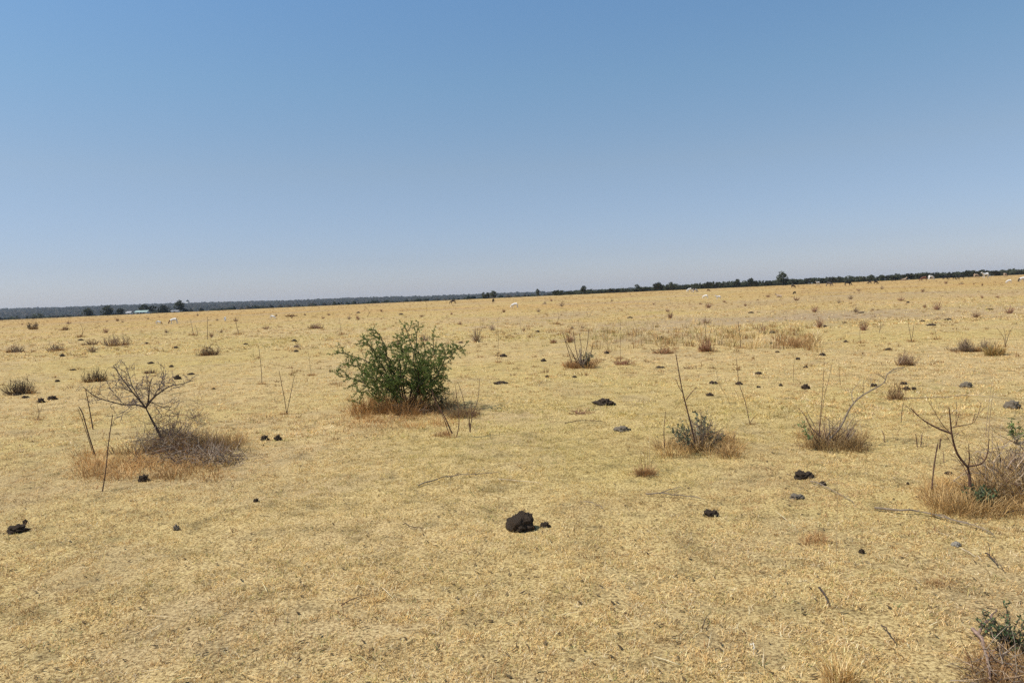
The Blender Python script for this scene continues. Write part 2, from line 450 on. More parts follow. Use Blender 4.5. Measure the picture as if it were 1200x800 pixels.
# ------------------------------------------------------------------ haze
hb = MB(); hb.box((-5400, -90, -40), (5400, 5800, 62))
hm, nt, out = new_mat('haze_air'); pv = N(nt, 'ShaderNodeVolumePrincipled')
pv.inputs['Color'].default_value = (.80, .88, 1, 1); pv.inputs['Density'].default_value = HAZE_DENSITY
pv.inputs['Anisotropy'].default_value = .1
nt.links.new(pv.outputs[0], out.inputs['Volume'])
hz = hb.build('haze', hm); tag(hz, 'thin pale blue dry air over the plain', 'haze', kind='stuff')

# ------------------------------------------------------------------ trees on the far rim
def tree_proto(h, w, nl, seed, leaf=.45, low=.25, flat=1.0):
    r = random.Random(seed)
    root = empty('bushveld_tree', (0, 0, 0))
    tb = MB(); bc = (.10, .08, .06)
    top = Vector((r.uniform(-.2, .2), r.uniform(-.2, .2), h * .55))
    tb.tube([Vector((0, 0, -.3)), Vector((0, 0, h * .25)), top], [w * .05, w * .04, w * .025], 6, bc)
    limbs = []
    for i in range(6):
        a = r.uniform(0, 6.28); e = Vector((math.cos(a) * w * .36, math.sin(a) * w * .36, h * r.uniform(.55, .85)))
        s0 = Vector((0, 0, h * r.uniform(.15, .4))); tb.tube([s0, (s0 + e) / 2 + Vector((0, 0, .1)), e], [w * .025, w * .018, w * .008], 4, bc); limbs.append(e)
    trunk = tb.build('trunk', M_BARK, root)
    cb = MB()
    nc = max(9, nl // 22)
    for i in range(nc):
        a = r.uniform(0, 6.28); q = math.sqrt(r.random()); zz = r.uniform(low, 1)
        prof = math.sqrt(max(.05, 1 - ((zz - .62) / .45) ** 2)) if zz > .62 else .55 + .45 * (zz - low) / (.62 - low + 1e-3)
        cpos = Vector((math.cos(a) * q * w * .46 * prof, math.sin(a) * q * w * .46 * prof, h * zz * .95))
        cr = w * r.uniform(.09, .16); tone = r.uniform(.65, 1.4)
        for j in range(22):
            dd = Vector((r.gauss(0, 1), r.gauss(0, 1), r.gauss(0, .8))).normalized()
            pp = cpos + dd * cr * r.uniform(.4, 1.1)
            d1 = Vector((r.gauss(0, 1), r.gauss(0, 1), r.gauss(0, 1))).normalized(); s1 = d1.orthogonal().normalized()
            g = tone * r.uniform(.8, 1.2)
            cb.leaf(pp, d1, s1, leaf * r.uniform(.6, 1.2), leaf * r.uniform(.5, 1), (.066 * g, .074 * g, .042 * g))
    crown = cb.build('crown', M_TREE, root)
    return root, [trunk, crown]

protos = [tree_proto(3.4, 3.6, 760, 1), tree_proto(2.6, 4.2, 720, 2, low=.02), tree_proto(4.2, 3.2, 700, 3), tree_proto(2.2, 3.0, 560, 4, low=.0), tree_proto(3.0, 5.0, 860, 5, low=.02)]
used = set()
def tree(k, px, Yd, h, label, w=None, base_z=None, group='trees along the far edge of the plain'):
    root, kids = protos[k]
    base_h = (3.4, 2.6, 4.2, 2.2, 3.0)[k]; base_w = (3.6, 4.2, 3.2, 3.0, 5.0)[k]
    x = P(px, 340, Yd).x; z = h1(x, Yd)
    s = h / base_h; sw = s if w is None else w / base_w
    rz = rnd.uniform(0, 6.28)
    if k in used: o = copy_tree(root, kids, (x, Yd, z), rz, (sw, sw, s))
    else:
        used.add(k); o = root; o.location = (x, Yd, z); o.rotation_euler.z = rz; o.scale = (sw, sw, s)
    tag(o, label, 'tree', group); return o

T_COMMON = 'low dark thorn tree merging into the continuous treeline behind the cattle'
far_trees = []
px = 652.0
while px < 1235:
    u = (px - 650) / 550
    hgt = rnd.uniform(1.8, 2.6) + (0.3 if px > 770 else -.5)
    tt = tree(rnd.choice([0, 1, 1, 3, 4]), px, rnd.uniform(322, 372), hgt, T_COMMON, w=rnd.uniform(3.0, 5.4)); far_trees.append((tt, px, 330))
    px += rnd.uniform(2.8, 4.8)
# trees one can single out
tree(0, 917, 322, 5.5, 'tallest round crowned tree rising above the treeline right of the middle', w=5.2)
tree(2, 684, 318, 3.9, 'upright dark tree standing out at the thin left end of the treeline', w=3.0)
tree(0, 630, 335, 3.0, 'small lone tree on the rim just right of the two grazing animals in the middle', w=2.0)
tree(2, 747, 330, 3.6, 'narrow dark tree above the treeline between the middle and the radio mast', w=2.4)
tree(2, 787, 328, 3.9, 'pointed dark tree above the treeline, nearest one left of the mast', w=2.6)
tree(0, 771, 334, 3.5, 'broad rounded tree beside the pointed one left of the mast', w=4.6)
tree(2, 864, 326, 3.9, 'dark tree at the foot of the thin radio mast', w=2.8)
tree(0, 880, 330, 3.5, 'bushy tree between the radio mast and the tallest round tree', w=3.2)
tree(1, 569, 322, 2.6, 'left one of two low dark bushes on the rim behind the dark grazing cow', w=4.2)
tree(0, 578, 320, 3.0, 'right one of two low dark bushes on the rim behind the dark grazing cow', w=3.6)
tree(4, 607, 900, 12.5, 'pale hazy flat topped tree far beyond the rim in the middle', w=9.0)
LEFT = 'trees beyond the rim on the left'
for (pxx, Yd, h, w, k, lb) in (
        (42, 440, 3.8, 8.0, 4, 'wide dark tree clump beyond the rim, farthest left of the nearer trees'),
        (14, 430, 2.6, 5.0, 1, 'low dark tree just beyond the rim at the left picture edge'),
        (76, 450, 2.6, 4.5, 3, 'small dark tree between the wide clump and the purplish tree'),
        (101, 440, 5.4, 7.0, 0, 'purplish brown rounded tree beyond the rim left of the farmhouse'),
        (124, 430, 6.0, 7.5, 0, 'dense near black tree beyond the rim left of the white hut'),
        (139, 430, 4.8, 5.0, 2, 'small round dark tree directly left of the white hut'),
        (167, 440, 6.0, 6.5, 0, 'dark tree behind the left end of the green roofed farmhouse'),
        (176, 445, 6.2, 6.0, 2, 'dark tree behind the right end of the green roofed farmhouse'),
        (190, 430, 5.0, 6.5, 1, 'dark bushy tree standing directly right of the farmhouse'),
        (209, 430, 7.0, 6.6, 0, 'broad dark tree behind the small pale shed'),
        (305, 470, 3.4, 6.0, 1, 'dark tree in the valley wood behind the fence posts'),
        (352, 520, 4.4, 7.0, 4, 'dark tree in the valley wood above the dome bush, left of the green bush')):
    tree(k, pxx, Yd, h, lb, w=w, group=LEFT)
tree(0, 219, 2700, 15, 'lone round tree on the hill crest beside the white house', w=13, group=LEFT)

# ------------------------------------------------------------------ farm buildings and posts
M_WALL = plain_mat('lime_wall', (.62, .58, .52), (.75, .71, .65), 2)
M_GROOF = plain_mat('green_sheet_roof', (.30, .38, .32), (.38, .46, .39), 1, .45)
M_PROOF = plain_mat('grey_sheet_roof', (.34, .32, .30), (.42, .40, .37), 1, .5)
M_DARK = plain_mat('dark_opening', (.03, .03, .035), (.05, .05, .06), 2, .3)
M_POST = plain_mat('weathered_post', (.12, .09, .07), (.18, .14, .10), 8)
M_METAL = plain_mat('mast_steel', (.30, .30, .32), (.36, .36, .38), 2, .5)
def house(pxx, Yd, L, D, hw, hr, label, roofmat, name='farmhouse', lift=0):
    x = P(pxx, 365, Yd).x; z = h1(x, Yd) + lift
    root = empty(name, (x, Yd, z), rnd.uniform(-.12, .12)); tag(root, label, 'building', 'farm buildings beyond the plain')
    w = MB(); w.box((-L / 2, -D / 2, -.5), (L / 2, D / 2, hw)); b = len(w.v)
    for sx in (-1, 1):
        for (yy, zz) in ((-D / 2, hw), (D / 2, hw), (0, hw + hr * .96)): w.v.append(Vector((sx * L / 2, yy, zz))); w.c.append((1, 1, 1))
    w.f += [(b, b + 1, b + 2), (b + 3, b + 5, b + 4)]
    w.build('wall', M_WALL, root)
    rf = MB(); e = .5; th = .08
    for sy in (-1, 1):
        b = len(rf.v)
        for zt in (0, th):
            for sx in (-1, 1):
                rf.v.append(Vector((sx * (L / 2 + e), sy * (D / 2 + e), hw - e * hr / (D / 2) + zt))); rf.v.append(Vector((sx * (L / 2 + e), 0.0, hw + hr + zt))); rf.c += [(1, 1, 1)] * 2
        rf.f += [(b, b + 1, b + 3, b + 2), (b + 4, b + 6, b + 7, b + 5), (b, b + 4, b + 5, b + 1), (b + 2, b + 3, b + 7, b + 6), (b, b + 2, b + 6, b + 4), (b + 1, b + 5, b + 7, b + 3)]
    rf.build('roof', roofmat, root)
    dm = MB(); dm.box((-.45, -D / 2 - .06, 0), (.45, -D / 2 - .003, 2.0)); dm.build('door', M_DARK, root)
    nwin = max(1, int(L // 4))
    for i in range(nwin):
        for sx in (-1, 1):
            cx = sx * (1.5 + i * 2.2)
            if abs(cx) + .5 < L / 2:
                wm = MB(); wm.box((cx - .5, -D / 2 - .06, .9), (cx + .5, -D / 2 - .003, 1.9)); wm.build('window', M_DARK, root)
    return root
house(167, 415, 6.2, 4.5, 2.3, .8, 'long farmhouse with a pale green sheet roof behind the rim on the left', M_GROOF, lift=-.6)
house(152, 418, 2.0, 3, 2.3, .7, 'small whitish hut just left of the green roofed farmhouse', M_PROOF, 'hut', lift=-.6)
house(206, 412, 3.6, 3, 1.9, .3, 'low pale shed under the dark tree right of the farmhouse', M_PROOF, 'shed', lift=-.5)
house(220, 2550, 9, 7, 4, 2, 'tiny white house on the crest of the far hill', M_WALL, 'hilltop_house', lift=3)
for pxx, lb in ((281.5, 'left one of two thin dark posts on the rim above the white goat'), (287.5, 'right one of two thin dark posts on the rim above the white goat')):
    q = P(pxx, 364, 300); z = h1(q.x, 300)
    pm = MB(); pm.tube([Vector((0, 0, -.3)), Vector((.02, 0, .7)), Vector((0, 0, 1.35))], [.14, .12, .10], 7)
    o = pm.build('fence_post', M_POST); o.location = (q.x, 300, z); tag(o, lb, 'post', 'posts on the rim of the plain')
def mast(pxx, Yd, h, wd, label):
    x = P(pxx, 335, Yd).x; root = empty('radio_mast', (x, Yd, h1(x, Yd))); tag(root, label, 'mast', 'radio masts on the horizon')
    mm = MB()
    for a in range(3):
        t = a * 2.094; mm.tube([Vector((math.cos(t) * wd, math.sin(t) * wd, -.5)), Vector((math.cos(t) * wd, math.sin(t) * wd, h))], [wd * .22, wd * .22], 4)
    n = int(h / (wd * 3))
    for i in range(n):
        for a in range(3):
            t = a * 2.094; t2 = (a + 1) * 2.094
            mm.tube([Vector((math.cos(t) * wd, math.sin(t) * wd, i * h / n)), Vector((math.cos(t2) * wd, math.sin(t2) * wd, (i + 1) * h / n))], [wd * .1, wd * .1], 3)
    mm.build('lattice', M_METAL, root)
    am = MB(); am.tube([Vector((0, 0, h)), Vector((0, 0, h * 1.12))], [wd * .3, wd * .12], 5); am.build('antenna', M_METAL, root)
mast(862.5, 900, 19, .42, 'thin tall lattice mast rising behind the treeline left of the round tree')
mast(669, 2200, 22, .42, 'very faint distant mast left of the upright tree in the middle')

# ------------------------------------------------------------------ grazing animals
def animal_mesh(kind, pose):
    up = pose == 'up'
    V = [(-.62, 0, 1.08, .27), (-.2, 0, 1.02, .33), (.25, 0, 1.0, .34), (.58, 0, 1.04, .29)]
    E = [(0, 1), (1, 2), (2, 3)]
    def add(v, par): V.append(v); E.append((par, len(V) - 1)); return len(V) - 1
    if pose == 'lie':
        V = [(-.6, 0, .38, .27), (-.2, 0, .38, .33), (.25, 0, .42, .33), (.55, 0, .50, .27)]
    if pose == 'graze':
        n1 = add((.84, 0, .86, .17), 3); n2 = add((1.02, 0, .58, .13), n1); hd = add((1.10, 0, .34, .115), n2); mz = add((1.20, 0, .08, .075), hd)
    elif pose == 'lie':
        n1 = add((.80, 0, .80, .16), 3); n2 = add((.92, 0, 1.0, .13), n1); hd = add((1.05, 0, 1.06, .12), n2); mz = add((1.34, 0, .94, .075), hd)
    else:
        n1 = add((.82, 0, 1.22, .18), 3); n2 = add((.98, 0, 1.42, .14), n1); hd = add((1.12, 0, 1.48, .125), n2); mz = add((1.42, 0, 1.34, .08), hd)
    for s in (-1, 1):
        e = add((V[hd][0] - .04, s * .13, V[hd][2] + .05, .045), hd); add((V[hd][0] - .06, s * .27, V[hd][2] - (.02 if kind == 'cow' else .12), .03), e)
        if pose == 'lie':
            a = add((-.45, s * .26, .26, .13), 0); b = add((-.1, s * .36, .10, .07), a); add((-.45, s * .38, .05, .05), b)
            a = add((.55, s * .2, .28, .10), 3); b = add((.82, s * .22, .10, .06), a); add((.55, s * .24, .04, .05), b)
        else:
            fx = s * .07
            a = add((-.64, s * .17, .78, .16), 0); k = add((-.56 + fx, s * .17, .58, .10), a); b = add((-.74 + fx, s * .17, .40, .062), k); c_ = add((-.68 + fx, s * .17, .12, .045), b); add((-.64 + fx, s * .17, .02, .055), c_)
            a = add((.52, s * .15, .74, .12), 3); b = add((.54 - fx, s * .15, .42, .065), a); c_ = add((.53 - fx, s * .15, .12, .045), b); add((.56 - fx, s * .15, .02, .055), c_)
    sc = 1.0 if kind == 'cow' else .58
    me = bpy.data.meshes.new('skeleton'); me.from_pydata([(a * sc, b * sc, c * sc) for a, b, c, _ in V], E, [])
    o = bpy.data.objects.new('skeleton', me); COL.objects.link(o)
    md = o.modifiers.new('Skin', 'SKIN'); md.use_smooth_shade = True
    for i, vv in enumerate(V):
        sv = me.skin_vertices[0].data[i]; rr = vv[3] * sc; sv.radius = (rr, rr); sv.use_root = (i == 1)
    sb = o.modifiers.new('Sub', 'SUBSURF'); sb.levels = 1; sb.render_levels = 1
    bpy.context.view_layer.update()
    res = bpy.data.meshes.new_from_object(o.evaluated_get(bpy.context.evaluated_depsgraph_get()))
    bpy.data.objects.remove(o, do_unlink=True)
    res.polygons.foreach_set('use_smooth', [True] * len(res.polygons))
    hx = [V[hd][0] * sc, V[hd][2] * sc]
    return res, hx, sc, V[0][2] * sc

def hide_mat(name, body, head=None, split=.75, patch=None):
    m, nt, out = new_mat(name)
    tc = N(nt, 'ShaderNodeTexCoord'); sx = N(nt, 'ShaderNodeSeparateXYZ'); nt.links.new(tc.outputs['Object'], sx.inputs[0])
    c = ramp(nt, noise_tex(nt, 6, 3, vec=tc.outputs['Object']), [(.3, tuple(v * .85 for v in body)), (.7, body)])
    if patch:
        c = mix(nt, ramp(nt, noise_tex(nt, 1.6, 1, vec=tc.outputs['Object']), [(.50, 0.), (.53, 1.)]), c, patch)
    if head:
        mt = N(nt, 'ShaderNodeMath', operation='GREATER_THAN'); nt.links.new(sx.outputs['X'], mt.inputs[0]); mt.inputs[1].default_value = split
        c = mix(nt, mt.outputs[0], c, head)
    p = N(nt, 'ShaderNodeBsdfPrincipled'); p.inputs['Roughness'].default_value = .7; p.inputs['Specular IOR Level'].default_value = .2
    nt.links.new(c, p.inputs['Base Color']); nt.links.new(p.outputs[0], out.inputs['Surface']); return m
WHITE, BLACK, REDB, TAN = (.78, .74, .68), (.018, .016, .015), (.16, .06, .03), (.45, .33, .22)
HM = {'white': hide_mat('white_hide', WHITE), 'boer': hide_mat('white_hide_brown_head', WHITE, (.17, .07, .035), .45), 'whiteblack': hide_mat('white_hide_black_head', WHITE, BLACK, .70),
      'black': hide_mat('black_hide', BLACK), 'brown': hide_mat('dark_brown_hide', (.055, .03, .02)), 'red': hide_mat('red_brown_hide', REDB), 'tan': hide_mat('tan_hide', TAN),
      'pied': hide_mat('pied_hide', WHITE, None, 0, (.08, .04, .03)), 'grey': hide_mat('grey_brown_hide', (.16, .13, .11))}
M_HORN = plain_mat('horn', (.20, .17, .13), (.30, .26, .2), 10)
AN = {}
def animal(kind, pose, px_, py_, wpx, coat, face, label, Yd=None):
    """wpx: body length in the photograph's pixels; face: +1 looks right, -1 left"""
    key = (kind, pose)
    if key not in AN: AN[key] = animal_mesh(kind, pose)
    res, hx, sc, rz_ = AN[key]
    g = G(px_, py_) if Yd is None else None
    if g is None or g.y > 300 :
        Yd = Yd or 290; x = P(px_, py_, Yd).x; g = Vector((x, Yd, h1(x, Yd)))
    full = 1.85 * sc
    s = wpx / F0 * g.y / full
    me = res.copy(); me.materials.clear(); me.materials.append(HM[coat])
    o = bpy.data.objects.new(kind, me); COL.objects.link(o)
    ang = rnd.uniform(-.35, .35) + (0 if face > 0 else math.pi)
    if face == 0: ang = math.pi / 2 + .25; s = s * 1.15
    o.location = g; o.rotation_euler.z = ang; o.scale = (s, s, s)
    tag(o, label, kind, 'grazing goats' if kind == 'goat' else 'grazing cattle')
    tcol = MB(); zt = rz_
    tl = .75 * sc if kind == 'cow' else .2 * sc
    tcol.tube([Vector((-.86 * sc, 0, zt + .1 * sc)), Vector((-.95 * sc, 0, zt - tl * .4)), Vector((-.92 * sc, 0, max(.06, zt - tl)))], [.04 * sc, .03 * sc, .045 * sc], 5)
    tcol.build('tail', HM[coat], o)
    for sy in (-1, 1):
        hn = MB(); b0 = Vector((hx[0] - .03 * sc, sy * .06 * sc, hx[1] + .09 * sc))
        if kind == 'goat': pts = [b0, b0 + Vector((-.10, sy * .02, .12)) * sc, b0 + Vector((-.24, sy * .05, .12)) * sc]
        else: pts = [b0, b0 + Vector((0, sy * .14, .06)) * sc, b0 + Vector((.03, sy * .22, .2)) * sc]
        hn.tube(pts, [.03 * sc, .022 * sc, .008 * sc], 5); hn.build('horn', M_HORN, o)
    return o
A = animal
A('goat', 'graze', 186, 380.5, 6.5, 'boer', 1, 'white goat with brown head, leftmost animal on the plain')
A('goat', 'graze', 204, 379.5, 9.5, 'boer', -1, 'large white goat grazing leftwards just right of the leftmost goat')
A('goat', 'up', 264, 376.5, 5.5, 'white', 0, 'small white goat seen end on beneath the two rim posts')
A('goat', 'graze', 319.5, 374, 6.5, 'whiteblack', 1, 'white goat with a dark head, straight above the pair of dark pats')
A('cow', 'graze', 531, 356, 6.5, 'brown', -1, 'low dark brown animal grazing near the rim, first to the right of the green bush')
A('cow', 'graze', 578, 354.5, 5.0, 'brown', 0, 'dark reddish brown cow seen end on in front of the two rim bushes')
A('goat', 'graze', 603.5, 361, 8.5, 'white', -1, 'plump white goat in the middle of the plain, alone beside no other animal')
A('goat', 'graze', 637.5, 357.5, 3.6, 'tan', 1, 'tiny pale goat just right of the plump white goat')
A('cow', 'graze', 808, 342, 6.0, 'white', -1, 'white cow, left of the pair close to the treeline left of the mast')
A('cow', 'graze', 814.5, 342.8, 6.5, 'pied', 1, 'white cow with dark rump, right of the pair close to the treeline')
A('goat', 'graze', 827, 350, 6.5, 'whiteblack', -1, 'white goat with dark head, left of the two goats below the white cow pair')
A('goat', 'up', 842, 351, 6.2, 'white', -1, 'white goat with raised head, right of the two goats below the white cow pair')
A('goat', 'graze', 830, 341.5, 3.6, 'red', 1, 'small reddish brown goat between the white cow pair and the mast')
A('cow', 'lie', 913.5, 348.5, 8.0, 'tan', -1, 'pale tan cow lying down below the round tree')
A('cow', 'graze', 931, 345, 4.0, 'black', 0, 'black cow seen end on between the lying cow and the treeline')
A('cow', 'graze', 929.5, 337.5, 5.0, 'brown', 1, 'dark brown cow close under the treeline right of the round tree')
A('cow', 'up', 958.5, 334, 5.5, 'pied', -1, 'brown and white cow with raised head, first in the row right of the round tree')
A('cow', 'graze', 971.5, 335.5, 7.0, 'grey', 1, 'greyish brown cow beside the brown and white one')
A('cow', 'graze', 993.5, 335, 7.5, 'black', 1, 'black cow grazing alone against the treeline with its head to the right')
A('cow', 'graze', 1019, 333, 4.5, 'brown', -1, 'small dark brown cow, left of a close pair under the treeline')
A('cow', 'graze', 1026.5, 333, 5.0, 'brown', 1, 'small dark brown cow, right of a close pair under the treeline')
A('cow', 'graze', 1047.5, 329.8, 4.5, 'black', -1, 'tiny black cow between the close brown pair and the tan cow')
A('cow', 'lie', 1059, 328.8, 6.5, 'tan', 1, 'pale tan cow lying against the dark treeline')
A('cow', 'graze', 1082.5, 329.5, 7.5, 'red', -1, 'reddish brown cow grazing just left of a white one')
A('cow', 'graze', 1091, 328, 7.5, 'white', 1, 'white cow partly behind the reddish brown cow')
A('cow', 'graze', 1108, 327.5, 6.0, 'black', -1, 'black cow, leftmost of the three black cows')
A('cow', 'graze', 1115, 328, 7.5, 'black', 1, 'black cow, middle one of the three black cows')
A('cow', 'graze', 1126, 327.6, 7.5, 'black', -1, 'black cow, rightmost of the three black cows')
A('cow', 'graze', 1144, 325.5, 6.5, 'tan', 1, 'dull whitish cow between the black cows and the bright white cow')
A('cow', 'up', 1155, 326, 8.5, 'white', -1, 'bright white cow standing clear on the rim right of the black cows')
A('cow', 'graze', 1178, 324, 5.5, 'tan', 1, 'faint pale cow in front of the treeline near the right edge')
A('goat', 'graze', 1182.5, 332, 6.0, 'whiteblack', -1, 'white goat nearest the camera in the group at the right edge')
A('cow', 'graze', 1197.5, 330.5, 8.0, 'whiteblack', -1, 'white cow with a black head cut by the right picture edge')

# ------------------------------------------------------------------ twigs, shrubs
BARK_D, BARK_G, BARK_R = (.075, .052, .040), (.22, .170, .12), (.13, .072, .048)
def jit(rn, a): return Vector((rn.gauss(0, a), rn.gauss(0, a), rn.gauss(0, a)))
def wander(p, d, L, n, rn, kink=.22, up=0.0):
    pts = [p.copy()]; d = d.normalized()
    for i in range(n):
        d = (d + jit(rn, kink) + Vector((0, 0, up))).normalized(); p = p + d * (L / n); pts.append(p.copy())
    return pts
def twigs(mb, pts, r0, rn, spacing, L, lvl, col, leaves=None, start=.15, ang=.9, kink=.25, up=.05, rmin=.0018):
    """side twigs along a polyline; leaves(p, d, rn) is called along the finest ones"""
    tot = 0; acc = 0
    segs = [(pts[i], pts[i + 1]) for i in range(len(pts) - 1)]; full = sum((b - a).length for a, b in segs)
    for a, b in segs:
        l = (b - a).length; d = (b - a).normalized(); k = 0
        while acc < l:
            f = (tot + acc) / full; q = a + d * acc
            if f > start:
                side = (d.orthogonal().normalized()); side.rotate(Matrix.Rotation(rn.uniform(0, 6.28), 3, d))
                dd = (d * math.cos(ang) + side * math.sin(ang)).normalized()
                ll = L * (1 - .55 * f) * rn.uniform(.5, 1.3)
                n = 4 if lvl > 0 else 3
                pp = wander(q, dd, ll, n, rn, kink, up); r = r0 * (1 - .6 * f) * .5
                mb.tube(pp, [max(rmin, r * (1 - i / (n + .6))) for i in range(n + 1)], 3 if r < .004 else 4, col)
                if lvl > 0: twigs(mb, pp, r, rn, spacing * .7, ll * .45, lvl - 1, col, leaves, .1, ang, kink, up, rmin * .8)
                if leaves: leaves(pp, rn)
            acc += spacing * rn.uniform(.6, 1.4)
        acc -= l; tot += l

def smooth_pts(pts, n=3):
    out_ = []
    for i in range(len(pts) - 1):
        p0 = pts[max(i - 1, 0)]; p1 = pts[i]; p2 = pts[i + 1]; p3 = pts[min(i + 2, len(pts) - 1)]
        for j in range(n):
            t = j / n; out_.append(.5 * ((2 * p1) + (p2 - p0) * t + (2 * p0 - 5 * p1 + 4 * p2 - p3) * t * t + (3 * p1 - p0 - 3 * p2 + p3) * t ** 3))
    out_.append(pts[-1]); return out_

def stem_px(pxs, Y0, dy=0.0):
    """main stem drawn as the photograph shows it, in the plane of the shrub, leaning dy metres towards (-) or away"""
    n = len(pxs); return smooth_pts([P(a, b, Y0 + dy * i / max(1, n - 1)) for i, (a, b) in enumerate(pxs)])

def taper(n, r0, r1): return [r0 + (r1 - r0) * i / max(1, n - 1) for i in range(n)]

def finish(root, mb, name, mat=None):
    o = mb.build(name, mat or M_BARK, root, origin=root.location); return o

def tuss_obj(name, pts, rad, hgt, per, pal, label=None, cat=None, parent=None, spread=.6, w=.006, droop=.5, group=None, bias=None):
    xs = np.array([q[0] for q in pts]); ys = np.array([q[1] for q in pts])
    v, q, t, c = tussocks(xs, ys, rad, hgt, per, pal, spread, w, droop, bias)
    o0 = np.array([xs.mean(), ys.mean(), float(H(xs.mean(), ys.mean()))]) if parent is None else np.array(parent.location)
    o = link(name, np_mesh(name, v - o0, q, t, c), M_GRASS, parent)
    if parent is None: o.location = o0
    if label: tag(o, label, cat, group)
    return o

def spots(px0, px1, py0, py1, n):
    return [tuple(G(rnd.uniform(px0, px1), rnd.uniform(py0, py1)))[:2] for _ in range(n)]
def ring(g, rx, ry, n): 
    return [(g.x + rx * math.cos(a) * r, g.y + ry * math.sin(a) * r) for a, r in ((rnd.uniform(0, 6.28), math.sqrt(rnd.random())) for _ in range(n))]

def green_leaf(mb, cols, l=.022, w=.011, every=.018, n=2):
    def f(pp, rn):
        for i in range(len(pp) - 1):
            a, b = pp[i], pp[i + 1]; L = (b - a).length; d = (b - a).normalized(); k = max(1, int(L / every))
            for j in range(k):
                q = a + (b - a) * (j / k)
                for s in range(n):
                    dd = (d * .4 + jit(rn, .6)).normalized(); sd_ = dd.cross(jit(rn, 1)).normalized()
                    c = rn.choice(cols); g = rn.uniform(.7, 1.3)
                    mb.leaf(q, dd, sd_, l * rn.uniform(.6, 1.4), w * rn.uniform(.6, 1.3), (c[0] * g, c[1] * g, c[2] * g))
    return f
GREENS = [(.07, .12, .03), (.10, .16, .045), (.05, .09, .025), (.13, .18, .06), (.085, .13, .04)]
GREYGREEN = [(.11, .135, .075), (.15, .17, .10), (.08, .10, .055)]
BLUEGREEN = [(.07, .12, .045), (.11, .16, .065), (.05, .08, .03), (.14, .16, .08)]

# --- the green acacia bush
g = G(474, 481); YB = g.y
acacia = empty('acacia_bush', g); tag(acacia, 'green feathery leaved thorn bush in the middle left of the plain', 'bush')
rn = random.Random(5)
st, lf = MB(), MB(); leaves = green_leaf(lf, [(c[0] * 1.75, c[1] * 1.5, c[2] * 1.15) for c in GREENS], .020, .010, .0135, 3)
tips = [([(468, 478), (445, 450), (415, 440), (393, 433)], 0), ([(470, 478), (448, 440), (425, 415), (396, 405)], .25), ([(470, 478), (450, 430), (432, 400), (424, 386)], -.3),
        ([(472, 478), (458, 425), (447, 395), (437, 377)], .35), ([(474, 478), (470, 430), (468, 400), (462, 384)], -.4), ([(478, 480), (486, 430), (482, 400), (474, 372)], 0),
        ([(480, 480), (490, 430), (489, 395), (492, 372)], .4), ([(482, 480), (496, 440), (506, 410), (508, 386)], -.35), ([(482, 480), (500, 440), (520, 415), (546, 397)], .1),
        ([(484, 480), (505, 445), (528, 412), (536, 400)], -.25), ([(484, 480), (503, 455), (515, 440), (519, 430)], .35), ([(468, 480), (440, 462), (425, 455), (416, 449)], -.35),
        ([(470, 480), (436, 455), (418, 425), (405, 420)], .55), ([(476, 480), (465, 440), (450, 420), (446, 404)], .75), ([(478, 480), (480, 440), (500, 420), (520, 398)], .7),
        ([(476, 480), (470, 445), (478, 420), (470, 400)], -.75), ([(480, 480), (492, 450), (505, 432), (512, 420)], -.7), ([(472, 480), (452, 452), (436, 436), (425, 428)], -.7), ([(484, 480), (502, 462), (512, 452), (517, 447)], -.1)]
tips += [([(474, 478), (462, 445), (456, 420), (455, 398)], -.2), ([(476, 478), (474, 440), (470, 410), (474, 388)], .2), ([(478, 478), (490, 445), (496, 415), (496, 395)], -.55), ([(476, 478), (458, 450), (442, 425), (436, 404)], .1), ([(480, 478), (498, 448), (512, 428), (520, 412)], .5), ([(478, 478), (484, 450), (487, 430), (486, 408)], -.3)]
for pxs, dy in tips:
    pxs = [pxs[0]] + [(a_, b_ + 6 * i_ / 3) for i_, (a_, b_) in enumerate(pxs[1:], 1)]
    pp = stem_px(pxs, YB, dy); pp = [pp[0]] + [q + jit(rn, .022) for q in pp[1:]]; st.tube(pp, taper(len(pp), .011, .003), 5, BARK_D)
    twigs(st, pp, .010, rn, .046, .33, 1, BARK_D, leaves, .20, 1.05, .32, .0)
    leaves(pp[len(pp) // 3:], rn)
pp = stem_px([(468, 480), (440, 478), (418, 471), (408, 470)], YB, -.3); st.tube(pp, taper(len(pp), .007, .002), 4, BARK_D); twigs(st, pp[5:], .005, rn, .04, .1, 0, BARK_D, leaves, .1)
finish(acacia, st, 'stems'); finish(acacia, lf, 'foliage', M_LEAF)
tuss_obj('dry_grass_clump', [(g.x + rnd.gauss(-.08, .36), g.y + rnd.gauss(-.12, .24)) for _ in range(60)], .14, .40 * rng.uniform(.4, 1.2, 60), 50, RUST * np.array([1.02, .92, .88]), 'reddish brown dry grass growing around the foot of the green bush', 'grass clump', spread=.42, w=.006)
tuss_obj('dry_grass_mat', spots(405, 535, 482, 502, 60), .12, .12, 45, RUST * np.array([1.06, .97, .92]), 'low trampled rusty brown grass in front of the green bush', 'grass clump', spread=.9, w=.005)
